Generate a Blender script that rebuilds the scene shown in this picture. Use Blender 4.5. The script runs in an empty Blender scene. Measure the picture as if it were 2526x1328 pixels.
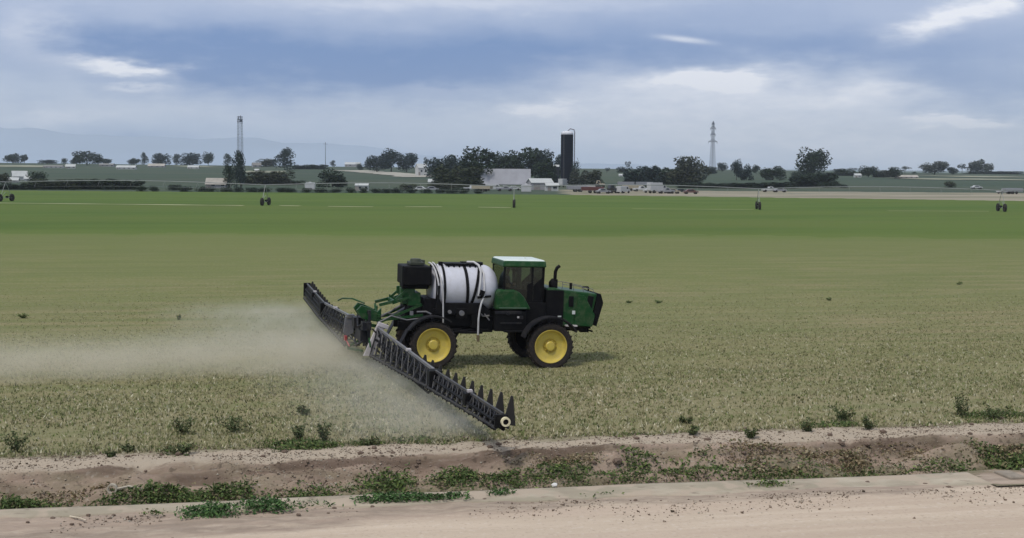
import bpy, bmesh, math, random
import numpy as np
from mathutils import Vector, Matrix, Euler
R = math.radians
SC = bpy.context.scene
COL = SC.collection
# ---------------------------------------------------------------- camera
F, CX, CY, CAMH = 3200.0, 1263.0, 664.0, 7.7
PITCH, ROLL = math.atan(252 / F), R(0.41)
Mc = Matrix.Rotation(R(90) - PITCH, 3, 'X') @ Matrix.Rotation(ROLL, 3, 'Z')
cd = bpy.data.cameras.new('camera'); cam = bpy.data.objects.new('camera', cd); COL.objects.link(cam)
cd.sensor_width = 36; cd.lens = 36 * F / 2526; cd.clip_start = 0.5; cd.clip_end = 120000
cam.location = (0, 0, CAMH); cam.rotation_euler = Mc.to_euler(); SC.camera = cam
# ---------------------------------------------------------------- sun + sky
SUN_EL, SUN_AZ = 62, 215          # azimuth clockwise from +Y: behind the camera, a little to the left
def sun_dir():
    e, a = R(SUN_EL), R(SUN_AZ)
    return Vector((math.sin(a) * math.cos(e), math.cos(a) * math.cos(e), math.sin(e)))
ld = bpy.data.lights.new('sun', 'SUN'); ld.energy = 2.15; ld.angle = R(8); ld.color = (1, .955, .89)
sun = bpy.data.objects.new('sun', ld); COL.objects.link(sun)
sun.rotation_euler = sun_dir().to_track_quat('Z', 'Y').to_euler()
SC.view_settings.view_transform = 'Standard'; SC.view_settings.look = 'None'
SC.view_settings.exposure = 0.0; SC.view_settings.gamma = 1.0
SC.cycles.use_denoising = True
SC.cycles.max_bounces = 8; SC.cycles.transparent_max_bounces = 16; SC.cycles.volume_bounces = 1
SC.cycles.volume_step_rate = 0.5; SC.cycles.volume_max_steps = 256
SC.render.filter_size = 1.9

class NT:
    """small helper to write node maths"""
    def __init__(s, tree): s.t = tree
    def n(s, ty, **k):
        o = s.t.nodes.new(ty)
        for a, b in k.items(): setattr(o, a, b)
        return o
    def put(s, sock, v):
        if isinstance(v, bpy.types.NodeSocket): s.t.links.new(v, sock)
        else:
            if sock.type == 'RGBA' and len(v) == 3: v = (*v, 1)
            sock.default_value = v
    def m(s, op, a, b=None, c=None, clamp=False):
        o = s.n('ShaderNodeMath', operation=op, use_clamp=clamp)
        for i, v in enumerate((a, b, c)):
            if v is not None: s.put(o.inputs[i], v)
        return o.outputs[0]
    def mix(s, f, a, b, blend='MIX'):
        o = s.n('ShaderNodeMix', data_type='RGBA', blend_type=blend)
        s.put(o.inputs[0], f); s.put(o.inputs[6], a); s.put(o.inputs[7], b)
        return o.outputs[2]
    def noise(s, vec, scale, detail=4, rough=.55, dist=0, dim='3D'):
        o = s.n('ShaderNodeTexNoise', noise_dimensions=dim)
        if vec is not None: s.t.links.new(vec, o.inputs['Vector'])
        o.inputs['Scale'].default_value = scale; o.inputs['Detail'].default_value = detail
        o.inputs['Roughness'].default_value = rough; o.inputs['Distortion'].default_value = dist
        return o.outputs['Fac']
    def rng(s, v, a, b, c=0, d=1, smooth=True):
        o = s.n('ShaderNodeMapRange', interpolation_type='SMOOTHSTEP' if smooth else 'LINEAR')
        s.put(o.inputs[0], v); o.inputs[1].default_value = a; o.inputs[2].default_value = b
        o.inputs[3].default_value = c; o.inputs[4].default_value = d
        return o.outputs[0]
    def xyz(s, v):
        o = s.n('ShaderNodeSeparateXYZ'); s.t.links.new(v, o.inputs[0]); return o.outputs
    def comb(s, x, y, z):
        o = s.n('ShaderNodeCombineXYZ')
        for i, v in enumerate((x, y, z)): s.put(o.inputs[i], v)
        return o.outputs[0]
    def scale(s, v, sc):
        o = s.n('ShaderNodeVectorMath', operation='MULTIPLY'); s.t.links.new(v, o.inputs[0]); o.inputs[1].default_value = sc
        return o.outputs[0]

def srgb(r, g, b):
    f = lambda c: (c / 255 / 12.92) if c <= 10 else ((c / 255 + .055) / 1.055) ** 2.4
    return (f(r), f(g), f(b))

def ray(px, py):
    return Mc @ Vector(((px - CX) / F, (CY - py) / F, -1.0))
def proj(p):
    q = Mc.transposed() @ (Vector(p) - Vector((0, 0, CAMH)))
    return (CX + F * q.x / -q.z, CY - F * q.y / -q.z)

world = bpy.data.worlds.new('World'); SC.world = world; world.use_nodes = True
def build_world():
    t = world.node_tree; t.nodes.clear(); N = NT(t)
    out = N.n('ShaderNodeOutputWorld'); bg = N.n('ShaderNodeBackground')
    sky = N.n('ShaderNodeTexSky'); sky.sky_type = 'NISHITA'; sky.sun_disc = False
    sky.sun_elevation = R(SUN_EL); sky.sun_rotation = R(SUN_AZ); sky.air_density = 1.3; sky.dust_density = 1.5
    tc = N.n('ShaderNodeTexCoord'); x, y, z = N.xyz(tc.outputs['Generated'])
    az = N.m('MULTIPLY', N.m('ARCTAN2', x, y), F); el = N.m('MULTIPLY', N.m('ARCSINE', z), F)
    wp = N.comb(N.m('MULTIPLY', az, .001), N.m('MULTIPLY', el, .0028), 0.0)
    d1 = N.noise(wp, 2.2, 5, .6); d2 = N.noise(N.scale(wp, (1, 1.4, 1)), 7.5, 5, .62)
    mus = lambda v, k: N.m('MULTIPLY', N.m('SUBTRACT', v, .5), k)
    azd = N.m('ADD', az, N.m('ADD', mus(d1, 520), mus(d2, 130)))
    eld = N.m('ADD', el, N.m('ADD', mus(d2, 60), mus(N.noise(N.scale(wp, (1, 1, 1)), 3.1, 4, .6), 90)))
    def dirof(px, py):
        d = ray(px, py).normalized(); return math.atan2(d.x, d.y) * F, math.asin(d.z) * F
    def blob(px, py, sx, sy, k, sharp=1.0, tilt=0.0, raw=False):
        a0, e0 = dirof(px, py)
        A, E = (az, el) if raw else (azd, eld)
        da = N.m('SUBTRACT', A, a0); de = N.m('SUBTRACT', E, e0)
        if tilt: de = N.m('SUBTRACT', de, N.m('MULTIPLY', da, tilt))
        q = N.m('ADD', N.m('POWER', N.m('DIVIDE', da, sx), 2), N.m('POWER', N.m('DIVIDE', de, sy), 2))
        g = N.m('EXPONENT', N.m('MULTIPLY', N.m('POWER', q, sharp), -1.0))
        return N.m('MULTIPLY', g, k)
    # amount of clear blue / rain-blue
    deep = [blob(860, 165, 600, 85, 1.15, 1.3), blob(420, 85, 260, 40, .50), blob(1500, 110, 420, 60, .62, 1.1),
            blob(2130, 120, 420, 48, .66, 1.1), blob(2420, 210, 200, 50, .50), blob(100, 365, 620, 34, .52),
            blob(560, 385, 800, 25, .42), blob(2000, 205, 160, 18, .28), blob(1800, 380, 300, 22, .18), blob(1750, 30, 260, 30, .2)]
    s = deep[0]
    for b in deep[1:]: s = N.m('ADD', s, b)
    s = N.m('ADD', s, mus(d1, .85)); s = N.m('ADD', s, mus(d2, .5)); s = N.m('ADD', s, mus(N.noise(N.comb(N.m('MULTIPLY', az, .011), N.m('MULTIPLY', el, .0016), 2.0), 1.0, 3), .26))
    deepf = N.m('MINIMUM', N.m('MAXIMUM', s, 0), 1.0)
    # bright cloud lumps
    wr = N.comb(N.m('MULTIPLY', az, .001), N.m('MULTIPLY', el, .003), 0.3)
    fine = N.noise(wr, 16, 5, .65)
    br = [blob(310, 165, 105, 19, .95, 1.2), blob(335, 212, 62, 8, .45), blob(120, 80, 70, 60, .36), blob(1700, 200, 115, 24, 1.15, 1.3),
          blob(1900, 225, 300, 55, .42, 1.2), blob(1345, 270, 75, 17, .8, 1.2), blob(1550, 235, 260, 60, .28), blob(1690, 98, 62, 7, .60, 1.2, -.12, True),
          blob(2360, 28, 110, 40, 1.05, 1.2, .35), blob(2350, 298, 125, 15, 1.05, 1.4), blob(2100, 240, 150, 30, .4), blob(90, 290, 150, 16, .40),
          blob(1060, 5, 420, 22, .38), blob(1650, 320, 620, 62, .55), blob(2200, 350, 500, 50, .3), blob(300, 270, 420, 40, .22), blob(700, 300, 300, 30, .12), blob(2300, 385, 420, 40, .25), blob(1080, 225, 90, 14, .12)]
    b = br[0]
    for q in br[1:]: b = N.m('ADD', b, q)
    b = N.m('ADD', b, N.m('MULTIPLY', N.rng(N.noise(N.comb(N.m('MULTIPLY', az, .001), N.m('MULTIPLY', el, .0036), 4.0), 5.5, 6, .62), .56, .80), .12))
    b = N.m('MULTIPLY', b, N.m('ADD', .5, N.m('MULTIPLY', fine, 1.25)))
    brf = N.m('MINIMUM', b, 1.0)
    K = 11.4     # background strength is 0.1
    c = lambda r, g, bb: tuple(K * v for v in srgb(r, g, bb))
    grey = N.mix(N.rng(el, 0, 380), c(182, 196, 217), c(168, 182, 211))
    base = N.mix(N.m('MULTIPLY', deepf, .95), grey, c(93, 128, 182))
    cl = N.mix(brf, base, c(236, 238, 246))
    # above the frame: bright broken overcast over the physical sky
    hi = N.rng(N.m('DIVIDE', el, F), .16, .5)
    over = N.mix(N.rng(N.noise(tc.outputs['Generated'], 3.0, 6), .35, .7), c(150, 166, 190), c(236, 238, 240))
    cl = N.mix(hi, cl, over)
    col = N.mix(.94, sky.outputs[0], cl)
    t.links.new(col, bg.inputs[0]); bg.inputs[1].default_value = .1
    t.links.new(bg.outputs[0], out.inputs[0])
build_world()

# ---------------------------------------------------------------- materials
MATS = {}
def mat(name, col, rough=.7, metal=0.0, var=.25, vscale=2.0, dirt=None, dirt_amt=.3, attr=None, bump=0, spec=.5, coord='Object'):
    if name in MATS: return MATS[name]
    m = bpy.data.materials.new(name); m.use_nodes = True; t = m.node_tree; N = NT(t)
    b = t.nodes['Principled BSDF']; b.inputs['Roughness'].default_value = rough; b.inputs['Metallic'].default_value = metal
    b.inputs['Specular IOR Level'].default_value = spec
    tc = N.n('ShaderNodeTexCoord'); v = tc.outputs[coord]
    n1 = N.noise(v, vscale, 5)
    k = N.rng(n1, .25, .75, 1 - var, 1 + var, False)
    if attr:
        a = N.n('ShaderNodeVertexColor', layer_name=attr); base = a.outputs[0]
    else: base = (*col, 1)
    mm = N.n('ShaderNodeVectorMath', operation='SCALE'); N.put(mm.inputs[0], base if attr else col); N.put(mm.inputs['Scale'], k)
    c = mm.outputs[0]
    if dirt:
        c = N.mix(N.m('MULTIPLY', N.rng(N.noise(v, vscale * 2.3, 6, .65), .42, .68), dirt_amt), c, dirt)
    t.links.new(c, b.inputs['Base Color'])
    if bump:
        bp = N.n('ShaderNodeBump'); bp.inputs['Strength'].default_value = bump; bp.inputs['Distance'].default_value = .02
        t.links.new(N.noise(v, vscale * 6, 6), bp.inputs['Height']); t.links.new(bp.outputs[0], b.inputs['Normal'])
    MATS[name] = m; return m

DUST = (.24, .21, .15)
green = mat('green_paint', (.005, .052, .010), .42, spec=.25, var=.15, dirt=DUST, dirt_amt=.16)
yellow = mat('yellow_paint', (.56, .43, .07), .42, var=.08, vscale=3, dirt=(.35, .27, .12), dirt_amt=.35)
black = mat('black_plastic', (.004, .004, .005), .6, dirt=DUST, dirt_amt=.02, spec=.12)
dark = mat('dark_steel', (.010, .010, .014), .55, dirt=DUST, dirt_amt=.08, spec=.25)
steel = mat('grey_steel', (.13, .13, .145), .5, dirt=DUST, dirt_amt=.35)
pale = mat('pale_metal', (.50, .46, .46), .5, dirt=DUST, dirt_amt=.2)
white_poly = mat('white_polyethylene', (.53, .53, .58), .36, var=.06, dirt=(.35, .34, .30), dirt_amt=.25)
rubber = mat('tyre_rubber', (.012, .009, .008), .85, dirt=(.07, .045, .03), dirt_amt=.4, vscale=4)
roofpale = mat('roof_sky_sheen', (.62, .68, .63), .35, var=.1)  # sky reflection on the green roof, painted as a pale colour
cream = mat('cream_ring', (.75, .68, .45), .5)
red = mat('red_plastic', (.30, .012, .02), .35)
hosem = mat('pale_hose', (.48, .47, .47), .5)
hose_end = mat('brown_hose', (.16, .12, .06), .6)
seatm = mat('seat_cloth', (.03, .03, .035), .9)
skin = mat('skin', (.42, .24, .17), .6, var=.05)
shirt = mat('blue_shirt', (.03, .03, .11), .9)
trouser = mat('dark_trousers', (.02, .025, .04), .9)
capm = mat('grey_cap', (.30, .30, .32), .8)

def glass_mat():
    m = bpy.data.materials.new('tinted_glass'); m.use_nodes = True; t = m.node_tree; t.nodes.clear(); N = NT(t)
    o = N.n('ShaderNodeOutputMaterial'); tr = N.n('ShaderNodeBsdfTransparent'); tr.inputs[0].default_value = (.62, .68, .66, 1)
    g = N.n('ShaderNodeBsdfGlossy'); g.inputs['Roughness'].default_value = .05; g.inputs[0].default_value = (.8, .9, .9, 1)
    fr = N.n('ShaderNodeFresnel'); fr.inputs[0].default_value = 1.5
    mx = N.n('ShaderNodeMixShader'); t.links.new(fr.outputs[0], mx.inputs[0]); t.links.new(tr.outputs[0], mx.inputs[1]); t.links.new(g.outputs[0], mx.inputs[2])
    t.links.new(mx.outputs[0], o.inputs[0]); return m
glass = glass_mat()

# ---------------------------------------------------------------- mesh builder
class MB:
    def __init__(s): s.v = []; s.f = []; s.pieces = []
    def add(s, vs, fs):
        s.pieces.append((list(vs), list(fs))); o = len(s.v); s.v += [tuple(v) for v in vs]; s.f += [tuple(i + o for i in f) for f in fs]; return s
    def box(s, c, d, rot=None, taper=None):
        x, y, z = (d[0] / 2, d[1] / 2, d[2] / 2); vs = []
        for k in (-1, 1):
            tx, ty = (taper if (taper and k > 0) else (1, 1))
            for (i, j) in ((-1, -1), (1, -1), (1, 1), (-1, 1)): vs.append(Vector((i * x * tx, j * y * ty, k * z)))
        if rot:
            m = Euler(rot).to_matrix(); vs = [m @ v for v in vs]
        vs = [v + Vector(c) for v in vs]
        return s.add(vs, [(0, 3, 2, 1), (4, 5, 6, 7), (0, 1, 5, 4), (1, 2, 6, 5), (2, 3, 7, 6), (3, 0, 4, 7)])
    def tube(s, pts, r, n=8, r2=None):
        pts = [Vector(p) for p in pts]; vs = []; L = len(pts)
        for i, p in enumerate(pts):
            d = (pts[min(i + 1, L - 1)] - pts[max(i - 1, 0)]).normalized()
            a = d.orthogonal().normalized() if i == 0 else (a - d * a.dot(d)).normalized()
            b = d.cross(a); rr = r if r2 is None else r + (r2 - r) * i / (L - 1)
            for k in range(n):
                an = 2 * math.pi * k / n; vs.append(p + rr * (math.cos(an) * a + math.sin(an) * b))
        fs = [(i * n + k, i * n + (k + 1) % n, (i + 1) * n + (k + 1) % n, (i + 1) * n + k) for i in range(L - 1) for k in range(n)]
        fs += [tuple(range(n - 1, -1, -1)), tuple((L - 1) * n + k for k in range(n))]
        return s.add(vs, fs)
    def bar(s, p, q, w, h=None):
        """rectangular bar from p to q"""
        h = h or w; p, q = Vector(p), Vector(q); d = (q - p).normalized()
        up = Vector((0, 0, 1)) if abs(d.z) < .95 else Vector((1, 0, 0))
        a = d.cross(up).normalized() * (w / 2); b = a.normalized().cross(d) * (h / 2)
        vs = [e + i * a + j * b for e in (p, q) for (i, j) in ((-1, -1), (1, -1), (1, 1), (-1, 1))]
        return s.add(vs, [(0, 1, 2, 3), (7, 6, 5, 4), (0, 4, 5, 1), (1, 5, 6, 2), (2, 6, 7, 3), (3, 7, 4, 0)])
    def prism(s, poly, y0, y1):
        """polygon in x,z extruded along y"""
        n = len(poly); vs = [(x, y0, z) for x, z in poly] + [(x, y1, z) for x, z in poly]
        fs = [tuple(range(n)), tuple(range(2 * n - 1, n - 1, -1))] + [(i, i + n, (i + 1) % n + n, (i + 1) % n) for i in range(n)]
        return s.add(vs, fs)
    def lathe(s, prof, c=(0, 0, 0), axis='Y', n=40, closed=False):
        """prof: (radius, along)"""
        vs = []; L = len(prof)
        for r, h in prof:
            for k in range(n):
                a = 2 * math.pi * k / n; x, z = r * math.cos(a), r * math.sin(a)
                p = {'Y': (x, h, z), 'X': (h, x, z), 'Z': (x, z, h)}[axis]
                vs.append(Vector(p) + Vector(c))
        rows = L if closed else L - 1
        fs = [(i * n + k, i * n + (k + 1) % n, ((i + 1) % L) * n + (k + 1) % n, ((i + 1) % L) * n + k) for i in range(rows) for k in range(n)]
        return s.add(vs, fs)
    def build(s, name, m, parent=None, smooth=False, bevel=0, loc=None):
        me = bpy.data.meshes.new(name); me.from_pydata(s.v, [], s.f)
        bm = bmesh.new(); bm.from_mesh(me); bmesh.ops.remove_doubles(bm, verts=bm.verts, dist=1e-5)
        bmesh.ops.recalc_face_normals(bm, faces=bm.faces); bm.to_mesh(me); bm.free()
        me.materials.append(m)
        if smooth:
            me.polygons.foreach_set('use_smooth', [True] * len(me.polygons))
            me.set_sharp_from_angle(angle=R(smooth if smooth > 1 else 40))
        o = bpy.data.objects.new(name, me); COL.objects.link(o)
        if parent: o.parent = parent
        if loc: o.location = loc
        if bevel:
            b = o.modifiers.new('bevel', 'BEVEL'); b.width = bevel; b.segments = 2; b.limit_method = 'ANGLE'
        return o
def build_each(B, name, m, parent=None, **k):
    for vs, fs in B.pieces: MB().add(vs, fs).build(name, m, parent, **k)
def tag(o, label=None, cat=None, group=None, kind=None):
    if label: o['label'] = label
    if cat: o['category'] = cat
    if group: o['group'] = group
    if kind: o['kind'] = kind
    return o
def empty(name, loc, rz=0, label=None, cat=None, group=None):
    o = bpy.data.objects.new(name, None); COL.objects.link(o); o.location = loc; o.rotation_euler = (0, 0, rz)
    return tag(o, label, cat, group)
def npmesh(name, V, Fq, m, loops=4, cols=None, smooth=False):
    """fast mesh: V (n,3), Fq (k,loops)"""
    me = bpy.data.meshes.new(name); V = np.asarray(V, np.float32); Fq = np.asarray(Fq, np.int32)
    me.vertices.add(len(V)); me.vertices.foreach_set('co', V.ravel())
    me.loops.add(Fq.size); me.loops.foreach_set('vertex_index', Fq.ravel())
    me.polygons.add(len(Fq)); me.polygons.foreach_set('loop_start', np.arange(len(Fq), dtype=np.int32) * loops)
    if smooth: me.polygons.foreach_set('use_smooth', np.ones(len(Fq), bool))
    if cols is not None:
        a = me.color_attributes.new('Col', 'FLOAT_COLOR', 'POINT'); c = np.ones((len(V), 4), np.float32); c[:, :3] = cols
        a.data.foreach_set('color', c.ravel())
    me.update(calc_edges=True); me.materials.append(m)
    return me
def link(name, me, parent=None, loc=(0, 0, 0), rz=0, scale=(1, 1, 1)):
    o = bpy.data.objects.new(name, me); COL.objects.link(o); o.location = loc; o.rotation_euler = (0, 0, rz); o.scale = scale
    if parent: o.parent = parent
    return o
def copy_tree(o, parent=None):
    c = o.copy(); COL.objects.link(c); c.parent = parent
    for ch in [x for x in o.children]: copy_tree(ch, c)
    return c
# ---------------------------------------------------------------- terrain frame
AL = R(11); CA, SA = math.cos(AL), math.sin(AL)
def tn(x, y): return x * CA + y * SA, -x * SA + y * CA
def xy(t, n): return t * CA - n * SA, t * SA + n * CA
def sst(a, b, v):
    u = np.clip((v - a) / (b - a), 0, 1); return u * u * (3 - 2 * u)
def H(x, y):
    """terrain height"""
    x = np.asarray(x, float); y = np.asarray(y, float)
    u = np.clip(x / np.maximum(y, 1), -.6, .6)
    zc = 6.0 - 5.4 * u
    z = sst(450, 1300, y) * zc
    z = z + .35 * np.sin(x / 130) * sst(420, 700, y) + .5 * np.sin(x / 310 + 1) * sst(600, 1100, y)
    z = z - 35 * sst(1400, 3500, y)
    # shallow hollow where the sprayer's front wheels stand
    z = z - .14 * np.exp(-((x - 1.0) ** 2 + (y - 52.0) ** 2) / 3.2 ** 2)
    return z
def ground(px, py, dmax=3000):
    """point where the pixel's ray meets the ground"""
    d = ray(px, py); k = np.concatenate([np.linspace(20, 600, 4000), np.linspace(600, dmax, 6000)])
    z = CAMH + d.z / d.y * k; h = H(d.x / d.y * k, k); i = np.argmax(z <= h)
    if z[i] > h[i]: i = len(k) - 1 if z[-1] <= h[-1] else int(np.argmin(z[3000:8000] - h[3000:8000])) + 3000
    y = k[i]; x = d.x / d.y * y
    return Vector((x, y, float(H(x, y))))
def onground(px, depth):
    x = 0
    for _ in range(4):
        z = float(H(x, depth)); d = ray(px, 430); x = d.x / d.y * depth
    return Vector((x, depth, float(H(x, depth))))

rng = np.random.default_rng(7)
# smooth random height noise on (t,n)
def vnoise(t, n, sc, seed=0):
    r = np.random.default_rng(seed); G = r.random((256, 256))
    a = t / sc + 1000; b = n / sc + 1000
    i = np.floor(a).astype(int); j = np.floor(b).astype(int); fa = a - i; fb = b - j
    fa = fa * fa * (3 - 2 * fa); fb = fb * fb * (3 - 2 * fb); g = lambda p, q: G[p % 256, q % 256]
    return (g(i, j) * (1 - fa) + g(i + 1, j) * fa) * (1 - fb) + (g(i, j + 1) * (1 - fa) + g(i + 1, j + 1) * fa) * fb - .5
def fbm(t, n, sc, o=4, seed=0):
    return sum(vnoise(t, n, sc / 2 ** k, seed + k) / 2 ** k for k in range(o))

def ground_mat(name, cols, scales, bump=.0, bdist=.05, stretch=(1, 1, 1), speck=None, rough=.95):
    m = bpy.data.materials.new(name); m.use_nodes = True; t = m.node_tree; N = NT(t)
    b = t.nodes['Principled BSDF']; b.inputs['Roughness'].default_value = rough; b.inputs['Specular IOR Level'].default_value = .15
    tc = N.n('ShaderNodeTexCoord'); v = N.scale(tc.outputs['Object'], stretch)
    c = cols[0]
    for i, (cc, sc) in enumerate(zip(cols[1:], scales)):
        o = N.n('ShaderNodeVectorMath', operation='ADD'); t.links.new(v, o.inputs[0]); o.inputs[1].default_value = (13.7 * i, 5.1 * i, 3)
        c = N.mix(N.rng(N.noise(o.outputs[0], sc, 5, .6), .36, .66), c, cc)
    if speck:
        for (cc, sc, lo, hi, amt) in speck:
            c = N.mix(N.m('MULTIPLY', N.rng(N.noise(tc.outputs['Object'], sc, 2, .5), lo, hi), amt), c, cc)
    t.links.new(c, b.inputs['Base Color'])
    if bump:
        bp = N.n('ShaderNodeBump'); bp.inputs['Strength'].default_value = bump; bp.inputs['Distance'].default_value = bdist
        t.links.new(N.noise(tc.outputs['Object'], 9, 8, .7), bp.inputs['Height']); t.links.new(bp.outputs[0], b.inputs['Normal'])
    return m, N, b, c, tc

STUB = (.192, .184, .070)
M_STUB = ground_mat('stubble_soil', [STUB, (.165, .172, .060), (.222, .194, .092), (.145, .164, .050)], [.05, .16, .6], .5, .08, (.35, 1, 1),
                        [((.30, .27, .17), 5.5, .52, .66, .55), ((.085, .10, .040), 4.2, .55, .70, .5), ((.11, .14, .05), .9, .58, .72, .35)])
m_stub = M_STUB[0]
def tn(x, y): return x * CA + y * SA, -x * SA + y * CA
_p, _q = tn(*(Vector((0, 0, CAMH)) + ray(0, 575) * (CAMH / -ray(0, 575).z)).xy), tn(*(Vector((0, 0, CAMH)) + ray(2526, 587) * (CAMH / -ray(2526, 587).z)).xy)
_l = math.hypot(_q[0] - _p[0], _q[1] - _p[1]); LA, LB = -(_q[1] - _p[1]) / _l, (_q[0] - _p[0]) / _l; LC = -(LA * _p[0] + LB * _p[1])   # metres past the field boundary
def green_cols():
    m, N, b, c, tc = M_GREEN; x, y, z = N.xyz(tc.outputs['Object'])
    dl = N.m('ADD', N.m('ADD', N.m('MULTIPLY', x, LA), N.m('MULTIPLY', y, LB)), N.m('ADD', LC, N.m('MULTIPLY', N.m('SUBTRACT', N.noise(tc.outputs['Object'], .06, 4), .5), 16)))
    m.node_tree.links.new(N.mix(N.rng(dl, 10, 0, 0, .45), c, (.115, .150, .034)), b.inputs['Base Color'])
def stub_cols():
    m, N, b, c, tc = M_STUB; x, y, z = N.xyz(tc.outputs['Object'])
    cc = N.mix(N.rng(y, 52, 37, 0, .6), c, (.270, .240, .15)); cc = N.mix(N.rng(y, 95, 45, 0, .45), cc, (.245, .205, .118)); cc = N.mix(N.rng(y, 62, 152, 0, .85), cc, (.135, .160, .047)); st = N.rng(N.noise(N.scale(tc.outputs['Object'], (.035, .75, 1)), 1.0, 5, .65), .42, .60); cc = N.mix(N.m('MULTIPLY', st, .42), cc, (.120, .142, .048)); dl = N.m('ADD', N.m('ADD', N.m('MULTIPLY', x, LA), N.m('MULTIPLY', y, LB)), N.m('ADD', LC, N.m('MULTIPLY', N.m('SUBTRACT', N.noise(tc.outputs['Object'], .06, 4), .5), 16))); cc = N.mix(N.rng(dl, -9, 0, 0, .5), cc, (.105, .150, .030))
    m.node_tree.links.new(cc, b.inputs['Base Color'])
stub_cols()
M_GREEN = ground_mat('green_crop', [(.076, .118, .017), (.106, .134, .030), (.062, .112, .017), (.094, .138, .025)], [.008, .022, .09], .4, .1, (.25, 1, 1))
m_green = M_GREEN[0]; green_cols()
m_hill, *_ = ground_mat('hill_crop', [(.048, .072, .044), (.080, .085, .055), (.042, .064, .042)], [.006, .02], 0, .1, (.3, 1, 1))
m_tan, *_ = ground_mat('dry_dirt', [(.30, .255, .20), (.24, .20, .155), (.34, .30, .23), (.19, .18, .12)], [.02, .05, .09], .0, .1, (.25, 1, 1))
m_far, *_ = ground_mat('far_plain', [(.07, .10, .07), (.11, .12, .08), (.055, .085, .06)], [.0012, .004], 0, .1, (.3, 1, 1))
M_ROAD = ground_mat('dirt_road', [(.50, .405, .31), (.45, .36, .275), (.55, .45, .35), (.47, .38, .29)], [.35, 1.3, .9], .35, .03, (.12, 1, 1),
                        [((.36, .28, .22), 9, .56, .7, .5), ((.58, .50, .42), 6, .58, .7, .4)])
m_road = M_ROAD[0]

def road_cols():
    m, N, b, c, tc = M_ROAD; t = m.node_tree; x, y, z = N.xyz(tc.outputs['Object'])
    ns = N.noise(N.scale(tc.outputs['Object'], (.25, 1, 1)), 1.4, 6, .7)
    lim = N.m('ADD', 27.9, N.m('MULTIPLY', N.m('SUBTRACT', x, 5), .12))
    q = N.m('ADD', N.m('SUBTRACT', y, N.m('MINIMUM', lim, 28.1)), N.m('MULTIPLY', N.m('SUBTRACT', ns, .5), 2.4))
    f = N.m('MULTIPLY', N.rng(q, -.25, .5), N.rng(N.noise(N.scale(tc.outputs['Object'], (.3, 1, 1)), 2.6, 6, .7), .3, .62, .35, 1))
    cc = N.mix(N.m('MULTIPLY', f, .8), c, (.20, .155, .122))
    f2 = N.rng(N.noise(N.scale(tc.outputs['Object'], (.35, 1.2, 1)), 3.2, 5, .7), .60, .72)
    cc = N.mix(N.m('MULTIPLY', N.m('MULTIPLY', f2, N.rng(q, -.3, .4)), .7), cc, (.12, .09, .07))
    tr = N.rng(N.noise(N.scale(tc.outputs['Object'], (.03, 1, 1)), 1.9, 4, .6), .42, .60)
    cc = N.mix(N.m('MULTIPLY', tr, .35), cc, (.40, .30, .235))
    t.links.new(cc, b.inputs['Base Color'])
road_cols()
def grid_obj(name, ts, ns, zf, m, kind='structure', label=None, cat=None, mask=None, smooth=True):
    T, Nn = np.meshgrid(ts, ns); Z = zf(T, Nn)
    V = np.stack([T.ravel(), Nn.ravel(), Z.ravel()], 1); a, b = len(ns), len(ts)
    idx = np.arange(a * b).reshape(a, b)
    Q = np.stack([idx[:-1, :-1], idx[:-1, 1:], idx[1:, 1:], idx[1:, :-1]], -1).reshape(-1, 4)
    if mask is not None: Q = Q[mask]
    used, inv = np.unique(Q, return_inverse=True)
    me = npmesh(name, V[used], inv.reshape(-1, 4), m, smooth=smooth)
    o = link(name, me, rz=AL); return tag(o, label, cat, kind=kind)

def growth(a, b, s0, g):
    out = [a]; s = s0
    while out[-1] < b: out.append(out[-1] + s); s *= g
    return np.array(out)
N0 = 35.8
ns = growth(N0, 60000, .8, 1.010); pos = growth(0, 60000, 2.5, 1.022); ts = np.concatenate([-pos[:0:-1], pos])
Tq, Nq = np.meshgrid((ts[1:] + ts[:-1]) / 2, (ns[1:] + ns[:-1]) / 2)
Xq, Yq = xy(Tq, Nq); Zq = H(Xq, Yq)
# screen position of each cell only tells which real field it lies in (fields end at straight world lines)
def line_side(p, q, X, Y): return (q[0] - p[0]) * (Y - p[1]) - (q[1] - p[1]) * (X - p[0])
ge0, ge1 = ground(0, 575), ground(2526, 587)
gf0, gf1, gf2 = ground(0, 470), ground(1400, 481), ground(2526, 496)
isg = (line_side(ge0, ge1, Xq, Yq + fbm(Tq, Nq, 9, 4, 91) * 7) > 0)
beyond = np.where(Xq < gf1.x, line_side(gf0, gf1, Xq, Yq), line_side(gf1, gf2, Xq, Yq)) > 0
tanz = beyond & (Xq > gf1.x) & (Yq < 445) & (Yq > 0)
hill = beyond & ~tanz & (Yq < 1500); far = beyond & ~tanz & ~hill
green_m = isg & ~beyond; stub_m = ~isg
zf = lambda T, Nn: H(*xy(T, Nn))
field = grid_obj('sprayed_field', ts, ns, zf, m_stub, mask=stub_m.ravel())
grid_obj('green_field', ts, ns, zf, m_green, mask=green_m.ravel())
grid_obj('farmyard_ground', ts, ns, zf, m_tan, mask=tanz.ravel())
grid_obj('hillside_field', ts, ns, zf, m_hill, mask=hill.ravel())
grid_obj('far_plain', ts, ns, zf, m_far, mask=far.ravel())

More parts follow.
